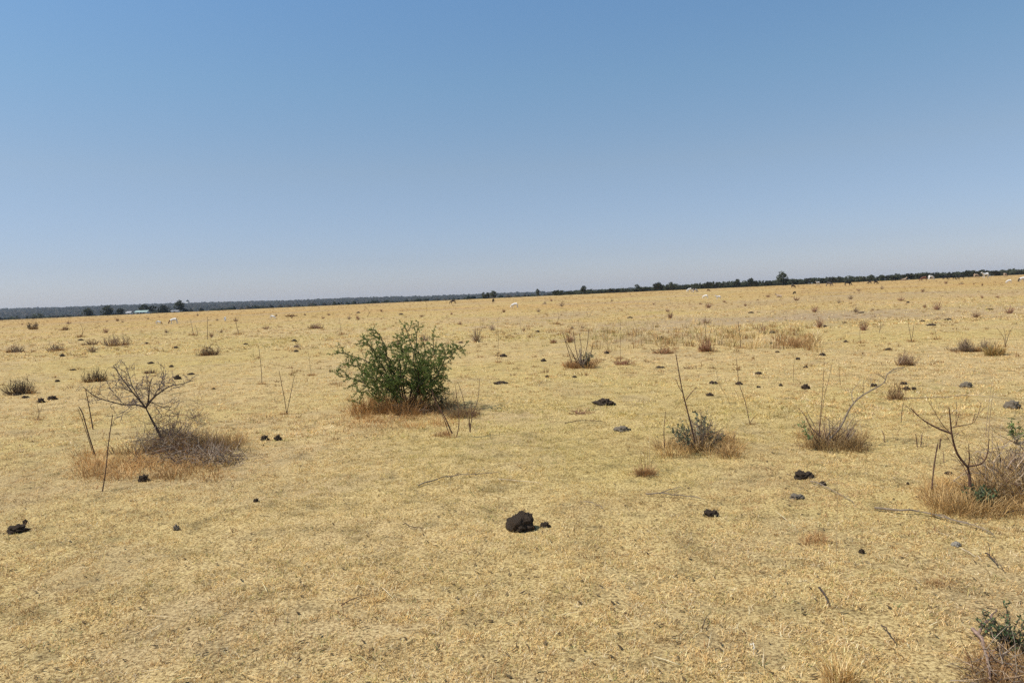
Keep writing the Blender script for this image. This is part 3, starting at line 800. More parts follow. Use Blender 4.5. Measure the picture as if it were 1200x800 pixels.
# stalks right of the bush
g = G(538, 512); r_ot = empty('bare_stalks', g); tag(r_ot, 'cluster of thin bare upright stalks just right of the green bush', 'dead plant')
mb = MB()
for pxs, w in (([(530, 508), (521, 488), (510, 470), (506, 456)], .009), ([(527, 510), (520, 490), (514, 478), (507, 458)], .005), ([(535, 512), (538, 495), (536, 470), (533, 449)], .006), ([(545, 476), (541, 460), (536, 447)], .005),
               ([(551, 506), (553, 490), (560, 468), (562, 444)], .006), ([(551, 506), (550, 492), (550, 487)], .008), ([(553, 490), (552, 470), (553, 466)], .004), ([(545, 476), (551, 505)], .004), ([(556, 484), (566, 482)], .003)):
    pp = stem_px(pxs, g.y, rnd.uniform(-.1, .1)); mb.tube(pp, taper(len(pp), w, w * .4), 5, BARK_R)
finish(r_ot, mb, 'stalks')
tuss_obj('low_bramble', spots(525, 556, 484, 490, 16), .10, .20, 60, np.concatenate([BROWN * .6, GREYT]), 'low purplish brown twiggy mat behind the bare stalks', 'bramble', spread=.8, w=.005)
tuss_obj('grass_tuft', spots(514, 530, 508, 513, 7), .05, .10, 45, BROWN, 'small rusty grass tuft at the foot of the leaning bare stalk', 'grass clump', spread=.6, w=.004)
sp = G(519, 481); gs = empty('green_sprig', sp); tag(gs, 'small rounded grey green sprig between the green bush and the bare stalks', 'plant')
mb, lf = MB(), MB(); rn = random.Random(8)
for i in range(7):
    pp = wander(sp.copy(), Vector((rn.uniform(-.5, .5), rn.uniform(-.4, .4), 1)), .24, 5, rn, .15); mb.tube(pp, taper(6, .003, .001), 3, BARK_D); green_leaf(lf, GREYGREEN, .03, .02, .02, 3)(pp[1:], rn)
finish(gs, mb, 'stems'); finish(gs, lf, 'foliage', M_LEAF)

# --- leafless thorn shrub on the left
g = G(197, 527); YL = g.y; thorn = empty('leafless_thorn_shrub', g); tag(thorn, 'leafless grey thorn shrub leaning left out of a brown grass heap', 'shrub')
mb = MB(); rn = random.Random(21)
for pxs, r0, dy in (([(197, 527), (188, 510), (178, 492), (171, 478)], .021, 0), ([(171, 478), (160, 474), (145, 474), (128, 470), (115, 466), (104, 459), (97, 453)], .011, -.1),
                    ([(171, 478), (160, 465), (148, 450), (138, 436), (133, 428)], .010, .1), ([(171, 478), (163, 466), (155, 452), (151, 440), (147, 430)], .008, .35),
                    ([(171, 478), (174, 468), (175, 455), (178, 443)], .012, -.05), ([(172, 476), (182, 464), (198, 453), (212, 450), (226, 446)], .010, -.25),
                    ([(173, 472), (182, 462), (190, 445), (192, 430)], .006, .35), ([(171, 478), (158, 462), (146, 455), (137, 455)], .006, -.4), ([(174, 470), (188, 476), (198, 480), (206, 478)], .005, .4)):
    Yst = YL if pxs[0] == (197, 527) else YL
    pp = stem_px(pxs, Yst, dy); mb.tube(pp, taper(len(pp), r0, r0 * .3), 6, BARK_D)
    if pxs[0] != (197, 527): twigs(mb, pp, r0 * .9, rn, .062, .34, 2, (.17, .13, .115), None, .12, .9, .5, .05, .0028)
finish(thorn, mb, 'branches')
g2 = G(108, 560); d1 = empty('dead_stalks', g2); tag(d1, 'two leaning dead stalks propped under the left arm of the thorn shrub', 'dead plant')
mb = MB()
for pxs, w in (([(113, 538), (104, 510), (97, 485), (92, 476)], .008), ([(111, 538), (103, 512), (95, 488), (91, 478)], .004), ([(109, 503), (105, 480), (100, 455)], .007)):
    pp = stem_px(pxs, YL - .15); mb.tube(pp, taper(len(pp), w, w * .6), 5, BARK_R)
finish(d1, mb, 'stalks')
g2 = G(120, 576); d1 = empty('bare_stick', g2); tag(d1, 'single tall thin stick standing in front of the brown grass left of the thorn shrub', 'dead plant')
mb = MB(); pp = stem_px([(120, 576), (124, 550), (127, 520), (132, 486)], g2.y, .1); mb.tube(pp, taper(len(pp), .0055, .004), 5, BARK_R); finish(d1, mb, 'stalk')
# twig pile at its foot
def twig_pile(px0, px1, py0, py1, n, label, L=.28, hz=.22, cols=(BARK_D, BARK_G, BARK_R, (.36, .28, .20), (.28, .21, .15)), r=.003, name='twig_pile', seed=1):
    g = G((px0 + px1) / 2, py1); rn = random.Random(seed); root = empty(name, g); tag(root, label, 'dead brushwood'); mb = MB()
    for i in range(n):
        u = rn.gauss(0, .27); q = G((px0 + px1) / 2 + u * (px1 - px0), rn.uniform((py0 + py1) / 2, py1)); q = q + Vector((0, 0, abs(rn.gauss(0, hz * .45)) * max(.1, 1 - abs(u) * 1.6)))
        d = Vector((rn.gauss(0, 1), rn.gauss(0, .7), rn.gauss(.35, .5)))
        pp = wander(q, d, L * rn.uniform(.4, 1.4), 4, rn, .3); 
        for p_ in pp: p_.z = max(p_.z, h1(p_.x, p_.y) + .004)
        c = rn.choice(cols); k = rn.uniform(.7, 1.4); mb.tube(pp, taper(5, r * rn.uniform(.5, 1.5), r * .3), 3, tuple(x * k for x in c))
    finish(root, mb, 'twigs'); return root
twig_pile(162, 240, 492, 545, 400, 'tangled heap of dark dead twigs at the foot of the leaning thorn shrub', .28, .34, seed=3)
twig_pile(178, 222, 488, 532, 230, 'dark upright core of dead twigs around the trunk of the leaning thorn shrub', .24, .42, (BARK_D, BARK_R, BARK_G), .003, seed=15)
twig_pile(208, 290, 512, 548, 300, 'flatter trail of dead twigs stretching right from the thorn shrub heap', .22, .16, seed=4)
twig_pile(218, 244, 480, 500, 70, 'light twig tangle standing up behind the thorn shrub heap', .22, .30, (BARK_G, BARK_R), seed=6)
tuss_obj('dry_grass_heap', spots(95, 262, 530, 562, 95), .14, .15, 50, RUST * np.array([1.02, .94, .9]), 'wide low heap of matted brown grass beneath the thorn shrub', 'grass clump', spread=.85, w=.005)
tuss_obj('dry_grass_clump', [(YLg.x + rnd.gauss(.15, .28), YLg.y + rnd.gauss(.1, .2)) for YLg in [G(205, 527)] for _ in range(44)], .12, .27, 50, np.concatenate([RUST, GREYT]), 'upright brown grass growing through the thorn shrub heap', 'grass clump', spread=.5, w=.005)

# --- half green twiggy shrub
g = G(820, 527); Y0 = g.y; sh = empty('twiggy_shrub', g); tag(sh, 'small twiggy shrub with dull green leaves and one tall bare shoot', 'shrub')
mb, lf = MB(), MB(); rn = random.Random(31); leaves = green_leaf(lf, GREYGREEN, .028, .018, .03, 2)
for pxs, r0 in (([(815, 520), (807, 487), (799, 455), (792, 415)], .009), ([(804, 468), (811, 459), (817, 453)], .005), ([(800, 460), (795, 452), (792, 443)], .004), ([(779, 525), (778, 505), (780, 482)], .005), ([(858, 524), (861, 515), (860, 505)], .003)):
    pp = stem_px(pxs, Y0, 0); mb.tube(pp, taper(len(pp), r0, r0 * .5), 5, BARK_R)
for i in range(34):
    a = rn.uniform(-1, 1); tipx = 820 + a * 34; tipy = 478 + abs(a) * 22 + rn.uniform(0, 18)
    pp = stem_px([(820 + a * 8, 524), (820 + a * 20, (524 + tipy) / 2 + 4), (tipx, tipy)], Y0, rn.uniform(-.35, .35)); mb.tube(pp, taper(len(pp), .005, .0015), 4, BARK_G)
    twigs(mb, pp, .003, rn, .05, .12, 0, BARK_D, leaves if i % 3 == 0 else None, .35)
finish(sh, mb, 'stems'); finish(sh, lf, 'foliage', M_LEAF)
tuss_obj('dry_grass_clump', spots(776, 862, 514, 536, 44), .09, .19, 45, RUST, 'brown grass skirt around the twiggy shrub with the tall shoot', 'grass clump', spread=.6, w=.005)
tuss_obj('grass_tuft', [tuple(G(756, 556))[:2]] * 3, .07, .13, 130, BROWN, 'dense round rusty grass tuft left of the twiggy shrub', 'grass clump', spread=.65, w=.004)
tuss_obj('tall_straw', [tuple(G(757, 553))[:2]] * 1, .06, .42, 12, STRAW, 'few tall thin straws rising from the round rusty tuft', 'grass stalks', spread=.12, w=.004)

# --- arching bare shrub
g = G(978, 524); Y0 = g.y; sh = empty('arching_shrub', g); tag(sh, 'bare shrub with one pale branch arching up to the right', 'shrub')
mb, lf = MB(), MB(); rn = random.Random(41)
for pxs, r0, c, tw in (([(972, 514), (985, 500), (996, 478), (1008, 465), (1025, 455), (1036, 448), (1040, 438), (1050, 432), (1060, 430)], .010, BARK_G, .22), ([(1000, 472), (998, 460), (1003, 452), (1010, 444)], .004, BARK_G, .15), ([(1038, 445), (1032, 440), (1022, 436)], .004, BARK_G, .1),
                       ([(960, 512), (961, 490), (964, 460), (966, 420)], .005, BARK_R, 0), ([(961, 500), (965, 470), (972, 440), (976, 420)], .003, BARK_R, 0), ([(962, 512), (950, 500), (942, 485), (935, 478)], .006, BARK_R, .15),
                       ([(960, 510), (952, 494), (944, 480)], .004, BARK_D, .1), ([(968, 512), (985, 492), (1005, 482)], .004, BARK_G, .1), ([(1060, 430), (1052, 434), (1044, 436)], .003, BARK_G, .1), ([(975, 516), (990, 505), (1000, 490), (1012, 485)], .003, BARK_R, .1)):
    pp = stem_px(pxs, Y0, rn.uniform(-.2, .2)); mb.tube(pp, taper(len(pp), r0, r0 * .35), 5, c)
    if tw: twigs(mb, pp, r0 * .6, rn, .07, tw, 1, c, None, .3)
for i in range(46):
    a = rn.uniform(-1, 1); pp = stem_px([(975 + a * 18, 522), (975 + a * 30, 505), (975 + a * 38, rn.uniform(484, 508))], Y0, rn.uniform(-.3, .3)); mb.tube(pp, taper(len(pp), .0035, .001), 3, rn.choice([BARK_G, BARK_R, BARK_D]))
gl = green_leaf(lf, [(.18, .25, .09), (.13, .19, .07)], .04, .012, .03, 2)
for i in range(5): pp = stem_px([(950, 514), (944, 506), (937 + rn.uniform(-4, 6), 496 + rn.uniform(-4, 6))], Y0, -.1); gl(pp, rn)
finish(sh, mb, 'branches'); finish(sh, lf, 'foliage', M_LEAF)
tuss_obj('dry_grass_clump', spots(944, 1012, 512, 528, 36), .09, .20, 42, np.concatenate([RUST, GREYT]), 'brown grass clump at the foot of the arching bare shrub', 'grass clump', spread=.5, w=.005)

twig_pile(793, 850, 492, 528, 150, 'dark tangle of twigs inside the small twiggy shrub with the tall shoot', .20, .22, (BARK_R, BARK_D, BARK_G), .0028, seed=12)
twig_pile(955, 1005, 492, 522, 110, 'fine twig tangle at the foot of the arching bare shrub', .20, .20, (BARK_R, BARK_G), .0026, seed=13)
twig_pile(440, 516, 455, 488, 170, 'dark dead twigs packed between the stems of the green bush', .24, .30, (BARK_D, BARK_R, BARK_G), .003, seed=14)

# --- forked bare shrub near the right edge
g = G(1136, 588); Y0 = g.y; sh = empty('forked_shrub', g); tag(sh, 'dark forked bare shrub with three curved arms near the right edge', 'shrub')
mb = MB(); rn = random.Random(51)
for pxs, r0, tw in (([(1137, 570), (1136, 556), (1134, 547)], .012, 0), ([(1134, 547), (1122, 532), (1116, 512), (1114, 495), (1112, 477)], .009, .16), ([(1116, 508), (1100, 502), (1082, 492), (1067, 478)], .008, .14), ([(1136, 546), (1150, 543), (1157, 532), (1159, 514)], .007, .12),
                    ([(1115, 501), (1128, 498), (1142, 494), (1150, 473)], .004, .1), ([(1135, 548), (1136, 535), (1135, 520)], .005, .1), ([(1136, 560), (1128, 545), (1118, 532)], .004, .1), ([(1117, 510), (1105, 498), (1095, 482), (1088, 470)], .003, .1)):
    pp = stem_px(pxs, Y0, rn.uniform(-.15, .15) if tw else 0); mb.tube(pp, taper(len(pp), r0, r0 * .4), 6, BARK_R)
    if tw: twigs(mb, pp, r0 * .6, rn, .06, tw, 1, BARK_R, None, .25, .9, .25, .05)
finish(sh, mb, 'branches')
g2 = G(1093, 585); d1 = empty('bare_stick', g2); tag(d1, 'knobbly upright twin stick left of the forked bare shrub', 'dead plant')
mb = MB()
for pxs in ([(1092, 573), (1094, 550), (1097, 530), (1099, 520)], [(1101, 526), (1102, 514)]):
    pp = stem_px(pxs, g2.y); mb.tube(pp, [.0045 + .0015 * (i % 2) for i in range(len(pp))], 5, BARK_R)
finish(d1, mb, 'stalk')
sp = G(1152, 597)
def sprig(name, px_, py_, n, L, label, cols, seed, lw=(.03, .014), wide=.7):
    sp = G(px_, py_); root = empty(name, sp); tag(root, label, 'plant'); mb, lf = MB(), MB(); rn = random.Random(seed)
    for i in range(n):
        pp = wander(sp + Vector((rn.gauss(0, L * .18), rn.gauss(0, L * .18), 0)), Vector((rn.gauss(0, wide), rn.gauss(0, wide), 1)), L * rn.uniform(.5, 1.2), 5, rn, .2)
        mb.tube(pp, taper(6, .003, .001), 3, BARK_D); twigs(mb, pp, .002, rn, .03, L * .3, 0, BARK_D, green_leaf(lf, cols, lw[0], lw[1], .02, 2), .2)
    finish(root, mb, 'stems'); finish(root, lf, 'foliage', M_LEAF)
sprig('green_sprig', 1148, 592, 16, .17, 'bright blue green sprig at the foot of the forked bare shrub', BLUEGREEN, 61, wide=.6)
sprig('green_sprig', 1196, 520, 10, .22, 'light green leafy shoot at the right edge behind the brown grass', [(.16, .22, .06), (.11, .17, .05)], 62, (.035, .012))
sprig('green_sprig', 1190, 760, 36, .16, 'dark green leafy sprig in the lower right corner', BLUEGREEN, 63, (.016, .008))
twig_pile(1142, 1240, 500, 590, 400, 'large tangle of dead twigs cut by the right edge behind the forked shrub', .30, .34, (BARK_R, BARK_D, BARK_G, (.36, .28, .20), (.30, .22, .15)), seed=7)
tuss_obj('dry_grass_clump', spots(1092, 1215, 568, 604, 90), .12, .18, 45, RUST, 'broad brown grass clump around the forked shrub at the right edge', 'grass clump', spread=.65, w=.004)
tuss_obj('dry_grass_clump', spots(1150, 1225, 552, 592, 44), .10, .32, 45, np.concatenate([RUST, GREYT]), 'taller brown grass inside the dead twig tangle at the right edge', 'grass clump', spread=.5, w=.005)
twig_pile(1125, 1215, 735, 805, 80, 'dead twigs lying under the dark green sprig in the lower right corner', .16, .10, (BARK_G, (.35, .25, .16), BARK_D), .0022, seed=9)
tuss_obj('dry_grass_clump', spots(1150, 1215, 765, 810, 22), .06, .10, 60, BROWN, 'rusty grass clump in the lower right corner', 'grass clump', spread=.8, w=.003)
tuss_obj('grass_tuft', spots(970, 1000, 796, 806, 6), .05, .15, 60, STRAW, 'upright straw coloured tuft at the bottom edge right of the middle', 'grass clump', spread=.25, w=.0035)
tuss_obj('grass_tuft', spots(935, 962, 625, 638, 7), .05, .08, 50, BROWN, 'small brown grass tuft between the right dung cluster and the bottom edge', 'grass clump', spread=.6, w=.003)
tuss_obj('grass_tuft', spots(1085, 1115, 678, 688, 6), .04, .06, 45, BROWN, 'flattened dark brown tuft above the lower right corner', 'grass clump', spread=.9, w=.003)

# --- stalky clump with a green tuft, behind the middle
g = G(682, 431); Y0 = g.y; sh = empty('stalky_shrub', g); tag(sh, 'clump of upright bare stalks with a small green tuft, behind the middle of the plain', 'shrub')
mb, lf = MB(), MB(); rn = random.Random(71)
for pxs in ([(670, 424), (664, 405), (660, 390)], [(678, 422), (674, 405), (672, 388)], [(683, 425), (688, 405), (690, 385)], [(676, 425), (670, 412), (662, 398)], [(688, 424), (693, 412), (695, 402)], [(681, 425), (681, 405), (679, 392)]):
    pp = stem_px(pxs, Y0, rn.uniform(-.2, .2)); mb.tube(pp, taper(len(pp), .011, .006), 4, BARK_R); twigs(mb, pp, .008, rn, .10, .12, 0, BARK_R, None, .3)
for i in range(26): pp = wander(g.copy(), Vector((rn.gauss(0, .5), rn.gauss(0, .5), 1)), .45, 4, rn, .15); mb.tube(pp, taper(5, .008, .003), 3, BARK_G)
for i in range(9): pp = wander(G(686, 430), Vector((rn.gauss(0, .4), rn.gauss(0, .4), 1)), .34, 4, rn, .15); green_leaf(lf, GREYGREEN, .05, .03, .04, 3)(pp, rn)
finish(sh, mb, 'stalks'); finish(sh, lf, 'foliage', M_LEAF)
tuss_obj('dry_grass_clump', spots(662, 698, 424, 432, 18), .12, .22, 50, BROWN, 'brown grass at the foot of the stalky clump with the green tuft', 'grass clump', spread=.6, w=.012)

# --- thin single stems with bits of twig
def stem_plant(paths, label, r=.006, tuft=True, twl=.08, col=BARK_R, name='bare_weed'):
    bx, by = paths[0][0]; g = G(bx, by); root = empty(name, g); tag(root, label, 'dead plant', 'thin dry stems'); rn = random.Random(int(bx * 7 + by)); mb = MB()
    rr = r * max(1.0, g.y / 14)
    for pxs in paths:
        pp = stem_px(pxs, g.y, rn.uniform(-.08, .08)); mb.tube(pp, taper(len(pp), rr, rr * .5), 4, col)
        if twl: twigs(mb, pp, rr * .7, rn, .09 * g.y / 12, twl * g.y / 12, 0, col, None, .35)
    finish(root, mb, 'stem')
    if tuft: tuss_obj('tuft', ring(g, .06 * g.y / 12, .06, 5), .05 * g.y / 12, .08 * (g.y / 12), 26, BROWN, parent=root, spread=.7, w=.004 * g.y / 12)
    return root
stem_plant([[(336, 485), (333, 465), (329, 445), (327, 434)], [(336, 485), (340, 465), (343, 450), (345, 440)]], 'forked pair of thin stems halfway between the thorn shrub and the green bush')
stem_plant([[(307, 450), (306, 430), (303, 405)]], 'single thin stem left of the green bush, taller one', .007)
stem_plant([[(365, 440), (363, 425), (361, 412)]], 'short faint stem close to the left side of the green bush', .004)
stem_plant([[(583, 425), (584, 400), (583, 375)]], 'tall thin stem standing right of the green bush top', .004)
stem_plant([[(727, 420), (727, 400), (727, 375)]], 'tall straight stem right of the stalky clump', .004)
stem_plant([[(711, 413), (712, 395), (711, 380)]], 'short straight stem between the stalky clump and the tall straight stem', .003)
stem_plant([[(879, 497), (873, 470), (866, 448), (863, 420)], [(879, 495), (884, 488)]], 'long thin leaning stem right of the twiggy shrub', .005)
stem_plant([[(856, 475), (850, 462), (843, 450), (838, 430)]], 'faint leaning stem behind the long one right of the twiggy shrub', .003, False)
stem_plant([[(828, 412), (827, 390), (825, 372)], [(829, 412), (831, 395), (834, 385)]], 'reddish stems standing in the tall yellow grass belt', .007)
stem_plant([[(868, 408), (867, 392), (865, 376)]], 'brown tufted stem at the right side of the yellow grass belt', .007)
stem_plant([[(1106, 562 - 20), (1106, 535), (1105, 528)]], 'short stub stem just left above the forked shrub', .004, False)
stem_plant([[(1056, 495), (1057, 482), (1059, 470)]], 'short upright twig between the arching and the forked shrub', .004, False, 0)
stem_plant([[(1075, 524), (1074, 515), (1073, 508)], [(1079, 524), (1080, 512), (1081, 507)]], 'pair of short stubs left of the forked shrub', .005, False, 0)
stem_plant([[(1036, 518), (1036, 510), (1033, 504)]], 'short crooked stub right of the arching shrub', .005, False, 0)
stem_plant([[(1155, 512), (1158, 480), (1163, 445)], [(1158, 512), (1161, 480), (1165, 450)]], 'two long faint straws rising behind the forked shrub', .003, False, 0, (.35, .25, .16))
stem_plant([[(980, 650), (981, 600), (981, 530)]], 'single very thin tall straw in front of the arching shrub', .002, False, 0, (.45, .33, .18))
stem_plant([[(1178, 407), (1176, 395), (1168, 384)], [(1178, 407), (1182, 392), (1187, 383)], [(1178, 407), (1178, 392), (1176, 384)]], 'fan of bare stems right of the grey mound clump', .005)
stem_plant([[(1068, 400), (1066, 388), (1064, 378)], [(1068, 400), (1070, 388), (1071, 380)]], 'small fan of stems behind the upright grey brown tuft', .005)
stem_plant([[(280, 384 + 8), (277, 380), (276, 372)]], 'small leafless stem plant below the middle white goat on the left', .006)
stem_plant([[(227, 393), (225, 383), (223, 374)], [(232, 396), (231, 388), (229, 381)]], 'pale feathery dry stems right of the large white goat', .005, True, .12, BARK_G)
stem_plant([[(243, 398), (243, 385), (243, 372)]], 'taller faint stem right of the pale feathery stems', .006, False)
stem_plant([[(1115 - 185, 508 - 60), (930, 430), (932, 415)]], 'faint short stem left behind the arching shrub', .003, False)

for i, (sx_, sy_, sh_, lb) in enumerate(((400, 392, 20, 'faint stem rising above the left top of the green bush'), (560, 398, 26, 'thin stem just right of the green bush tip'), (612, 392, 22, 'thin stem in the plain straight below the plump white goat'),
        (652, 380, 18, 'thin stem right of the plump white goat, far out'), (745, 398, 24, 'thin brown stem left of the yellow grass belt'), (800, 398, 20, 'thin brown stem within the left part of the yellow grass belt'),
        (1008, 402, 28, 'thin pale stem left of the upright grey brown tufted shrub'), (1120, 500, 30, 'thin stem behind the left arm of the forked bare shrub'), (160, 447, 22, 'thin stem behind the crown of the leaning thorn shrub'),
        (44, 492, 24, 'faint straw stem below the dome bush at the left edge'), (916, 402, 22, 'reddish stem at the right end of the yellow grass belt'), (690, 372, 14, 'tiny stem far out above the stalky clump'),
        (1098, 398, 20, 'thin stem left of the low grey brush mound'), (430, 372, 14, 'tiny stem far out left of the green bush top'), (500, 366, 12, 'tiny stem far out right of the green bush top'),
        (95, 395, 18, 'thin stem left of the pale feathery dry bush'), (985, 452, 30, 'thin stem behind the arching bare shrub'), (1030, 390, 18, 'small stem on the brown bare patch'))):
    stem_plant([[(sx_, sy_), (sx_ + rnd.uniform(-3, 3), sy_ - sh_ * .5), (sx_ + rnd.uniform(-4, 4), sy_ - sh_)]] + ([[(sx_, sy_), (sx_ + 3, sy_ - sh_ * .4), (sx_ + 6, sy_ - sh_ * .7)]] if i % 2 else []), lb, .0035, i % 3 == 0, .09)

# --- rounded dry bushes
def dry_bush(px_, py_, wpx, hpx, label, pal=BARK_G, n=90, dark=1.0, seed=0):
    pal = (pal[0] * 1.05, pal[1] * .92, pal[2] * .72)
    g = G(px_, py_); m_ = g.y / F0; w, h = wpx * m_, hpx * m_; root = empty('dry_bush', g); tag(root, label, 'bush', 'low leafless bushes on the plain'); rn = random.Random(seed + int(px_)); mb = MB()
    r = max(.003, .10 * m_ * 3)
    lobes = [(Vector((rn.uniform(-.3, .3) * w, rn.uniform(-.2, .2) * w, 0)), rn.uniform(.45, 1.0)) for _ in range(4)]; bias_ = Vector((rn.uniform(-.25, .35) * w, 0, 0))
    for i in range(n):
        lo_, ls_ = rn.choice(lobes)
        a = rn.uniform(0, 6.28); q = math.sqrt(rn.random()); hh = h * ls_ * (1 - .5 * q * q) * rn.uniform(.35, 1.15); g = root.location + lo_
        tip = g + bias_ * rn.random() * .6 + jit(rn, w * .05) + Vector((math.cos(a) * q * w * .36, math.sin(a) * q * w * .36, hh)); tip.z = max(tip.z, root.location.z + .02); b0 = g + Vector((math.cos(a) * q * w * .14, math.sin(a) * q * w * .14, 0)); md = (tip + b0) / 2 + Vector((math.cos(a), math.sin(a), 0)) * w * .06 + jit(rn, w * .06)
        pp = smooth_pts([b0, md, tip], 2); k = dark * rn.uniform(.7, 1.3); c = tuple(x * k for x in pal); mb.tube(pp, taper(len(pp), r, r * .4), 3, c)
        twigs(mb, pp, r * .8, rn, h * .16, h * .24, 0, c, None, .35)
    finish(root, mb, 'branches')
    tuss_obj('base_grass', ring(root.location, w * .42, w * .3, 10), w * .10, h * .42, 30, np.concatenate([BROWN, RUST]) , parent=root, spread=.7, w=max(.005, m_ * .45))
    return root
dry_bush(27, 461, 34, 22, 'dark brown dome shaped dry bush, nearest one at the left edge', (.12, .09, .07), 130, .8)
dry_bush(112, 447, 26, 22, 'dark based dry bush just above the thorn shrub', (.14, .11, .08), 100, .8)
dry_bush(67, 411, 20, 12, 'small grey dry bush in the middle of the left row of three', (.22, .18, .15), 70)
dry_bush(15, 413, 20, 13, 'grey purplish dry bush at the far left edge, left of the row of three', (.22, .18, .15), 80)
dry_bush(137, 405, 26, 16, 'pale feathery dry bush in the left row, nearest the leftmost goat', (.26, .20, .16), 80)
dry_bush(105, 404, 18, 8, 'low flat brown bush just left of the pale feathery dry bush', (.24, .18, .13), 50)
dry_bush(246, 416, 28, 16, 'dark spiky dry bush straight below the white end on goat', (.13, .09, .07), 90, .9)
dry_bush(40, 386, 14, 12, 'small dark dry bush near the rim at the far left', (.14, .11, .08), 50)
dry_bush(75, 387, 12, 6, 'tiny dark reddish bush near the rim, right of the far left one', (.16, .08, .06), 40)
dry_bush(341, 371, 12, 6, 'tiny dark brown bush near the rim right of the dark headed goat', (.16, .09, .07), 40)
dry_bush(370, 385, 18, 9, 'small reddish grey bush behind the left top of the green bush', (.22, .14, .11), 50)
dry_bush(1062, 428, 22, 26, 'upright grey brown tufted shrub above the arching branch tip', (.20, .14, .11), 90)
dry_bush(1045, 468, 26, 24, 'straw brown tufted bush behind the tip of the arching branch', (.22, .15, .09), 80)
dry_bush(1138, 412, 20, 24, 'tall grey mound of dead brush in the right background', (.20, .16, .13), 120)
dry_bush(1156, 411, 26, 16, 'lower grey mound leaning against the tall mound of dead brush', (.20, .16, .13), 100)
dry_bush(1124, 411, 22, 8, 'low grey brush left of the tall mound of dead brush', (.19, .15, .11), 60)
dry_bush(827, 412, 22, 18, 'reddish brown bush inside the tall yellow grass belt', (.20, .10, .07), 80)
dry_bush(733, 427, 32, 7, 'flat reddish brown mat at the foot of the tall straight stem', (.22, .11, .08), 70)
dry_bush(777, 414, 30, 9, 'low reddish mat left of the yellow grass belt', (.24, .13, .08), 60)
dry_bush(649, 402, 8, 8, 'tiny reddish brown bush left above the stalky clump', (.20, .10, .07), 40)
dry_bush(175, 437, 18, 6, 'flat dark weed just behind the thorn shrub crown', (.16, .10, .08), 40)
dry_bush(685, 484, 34, 8, 'low thin reddish weed left of the big flat dung pat', (.26, .15, .12), 30)
tuss_obj('grass_tuft', [tuple(G(1165, 416))[:2]] * 3, .16, .34, 110, STRAW, 'rounded yellow grass tuft in front of the grey mounds', 'grass clump', spread=.5, w=.012)
# a common far weed
far_weeds = []
def weed_proto(seed):
    root = empty('dry_weed', (0, 0, 0)); rn = random.Random(seed); mb = MB(); c0 = rn.choice([(.30, .17, .10), (.34, .24, .15), (.22, .15, .10)])
    for i in range(38):
        a = rn.uniform(0, 6.28); q = math.sqrt(rn.random()); tip = Vector((math.cos(a) * q * .22 + rn.gauss(0, .06), math.sin(a) * q * .22, .42 * (1 - .6 * q) * rn.uniform(.3, 1.3)))
        b0 = tip * .15; b0.z = -.01; k = rn.uniform(.7, 1.4); mb.tube([b0, (b0 + tip) / 2 + jit(rn, .02), tip], [.010, .007, .003], 3, tuple(x * k for x in c0))
        twigs(mb, [b0, tip], .006, rn, .05, .08, 0, tuple(x * k for x in c0), None, .3)
    return root, [mb.build('stems', M_BARK, root)]
WP = [weed_proto(i) for i in range(4)]; wu = set()
for i in range(85):
    d = 24 * (160 / 24) ** rnd.random(); x = rnd.uniform(-.72, .72) * d
    while float(fbm(np.array([x / 14]), np.array([d / 22]), 91, 2)[0]) < rnd.uniform(.35, .62): d = 24 * (160 / 24) ** rnd.random(); x = rnd.uniform(-.72, .72) * d
    k = rnd.randrange(4); s = rnd.uniform(.5, 1.2) * (.8 + d / 130)
    loc = (x, d, h1(x, d)); rz = rnd.uniform(0, 6.28)
    if k in wu: o = copy_tree(WP[k][0], WP[k][1], loc, rz, (s, s, s * rnd.uniform(.6, 1.1)))
    else: wu.add(k); o = WP[k][0]; o.location = loc; o.rotation_euler.z = rz; o.scale = (s, s, s)
    q_ = Vector(loc) - EYE; far_weeds.append((o, 600 + F0 * q_.dot(r_) / q_.dot(f_), 400 - F0 * q_.dot(u_) / q_.dot(f_)))
    tag(o, 'small brown dry weed scattered far out on the plain, a few pixels high', 'weed', 'far scattered dry weeds')

# ------------------------------------------------------------------ dung pats
def dung_material():
    m, nt, out = new_mat('dry_dung'); tc = N(nt, 'ShaderNodeTexCoord')
    f = noise_tex(nt, 28, 6, .7, tc.outputs['Object']); f2 = noise_tex(nt, 90, 4, .7, tc.outputs['Object'])
    c = ramp(nt, f, [(.32, (.04, .028, .019)), (.52, (.12, .084, .056)), (.70, (.27, .20, .14))])
    p = N(nt, 'ShaderNodeBsdfPrincipled'); p.inputs['Roughness'].default_value = .9; p.inputs['Specular IOR Level'].default_value = .15
    b = N(nt, 'ShaderNodeBump'); b.inputs['Strength'].default_value = 1.0; b.inputs['Distance'].default_value = .03
    nt.links.new(f2, b.inputs['Height']); nt.links.new(b.outputs[0], p.inputs['Normal'])
    nt.links.new(c, p.inputs['Base Color']); nt.links.new(p.outputs[0], out.inputs['Surface']); return m
M_DUNG = dung_material()
M_STONE = plain_mat('grey_stone', (.20, .175, .14), (.38, .34, .27), 30, .85, .5)
M_GREYD = plain_mat('weathered_grey_dung', (.09, .072, .05), (.24, .195, .14), 25, .9, .6)
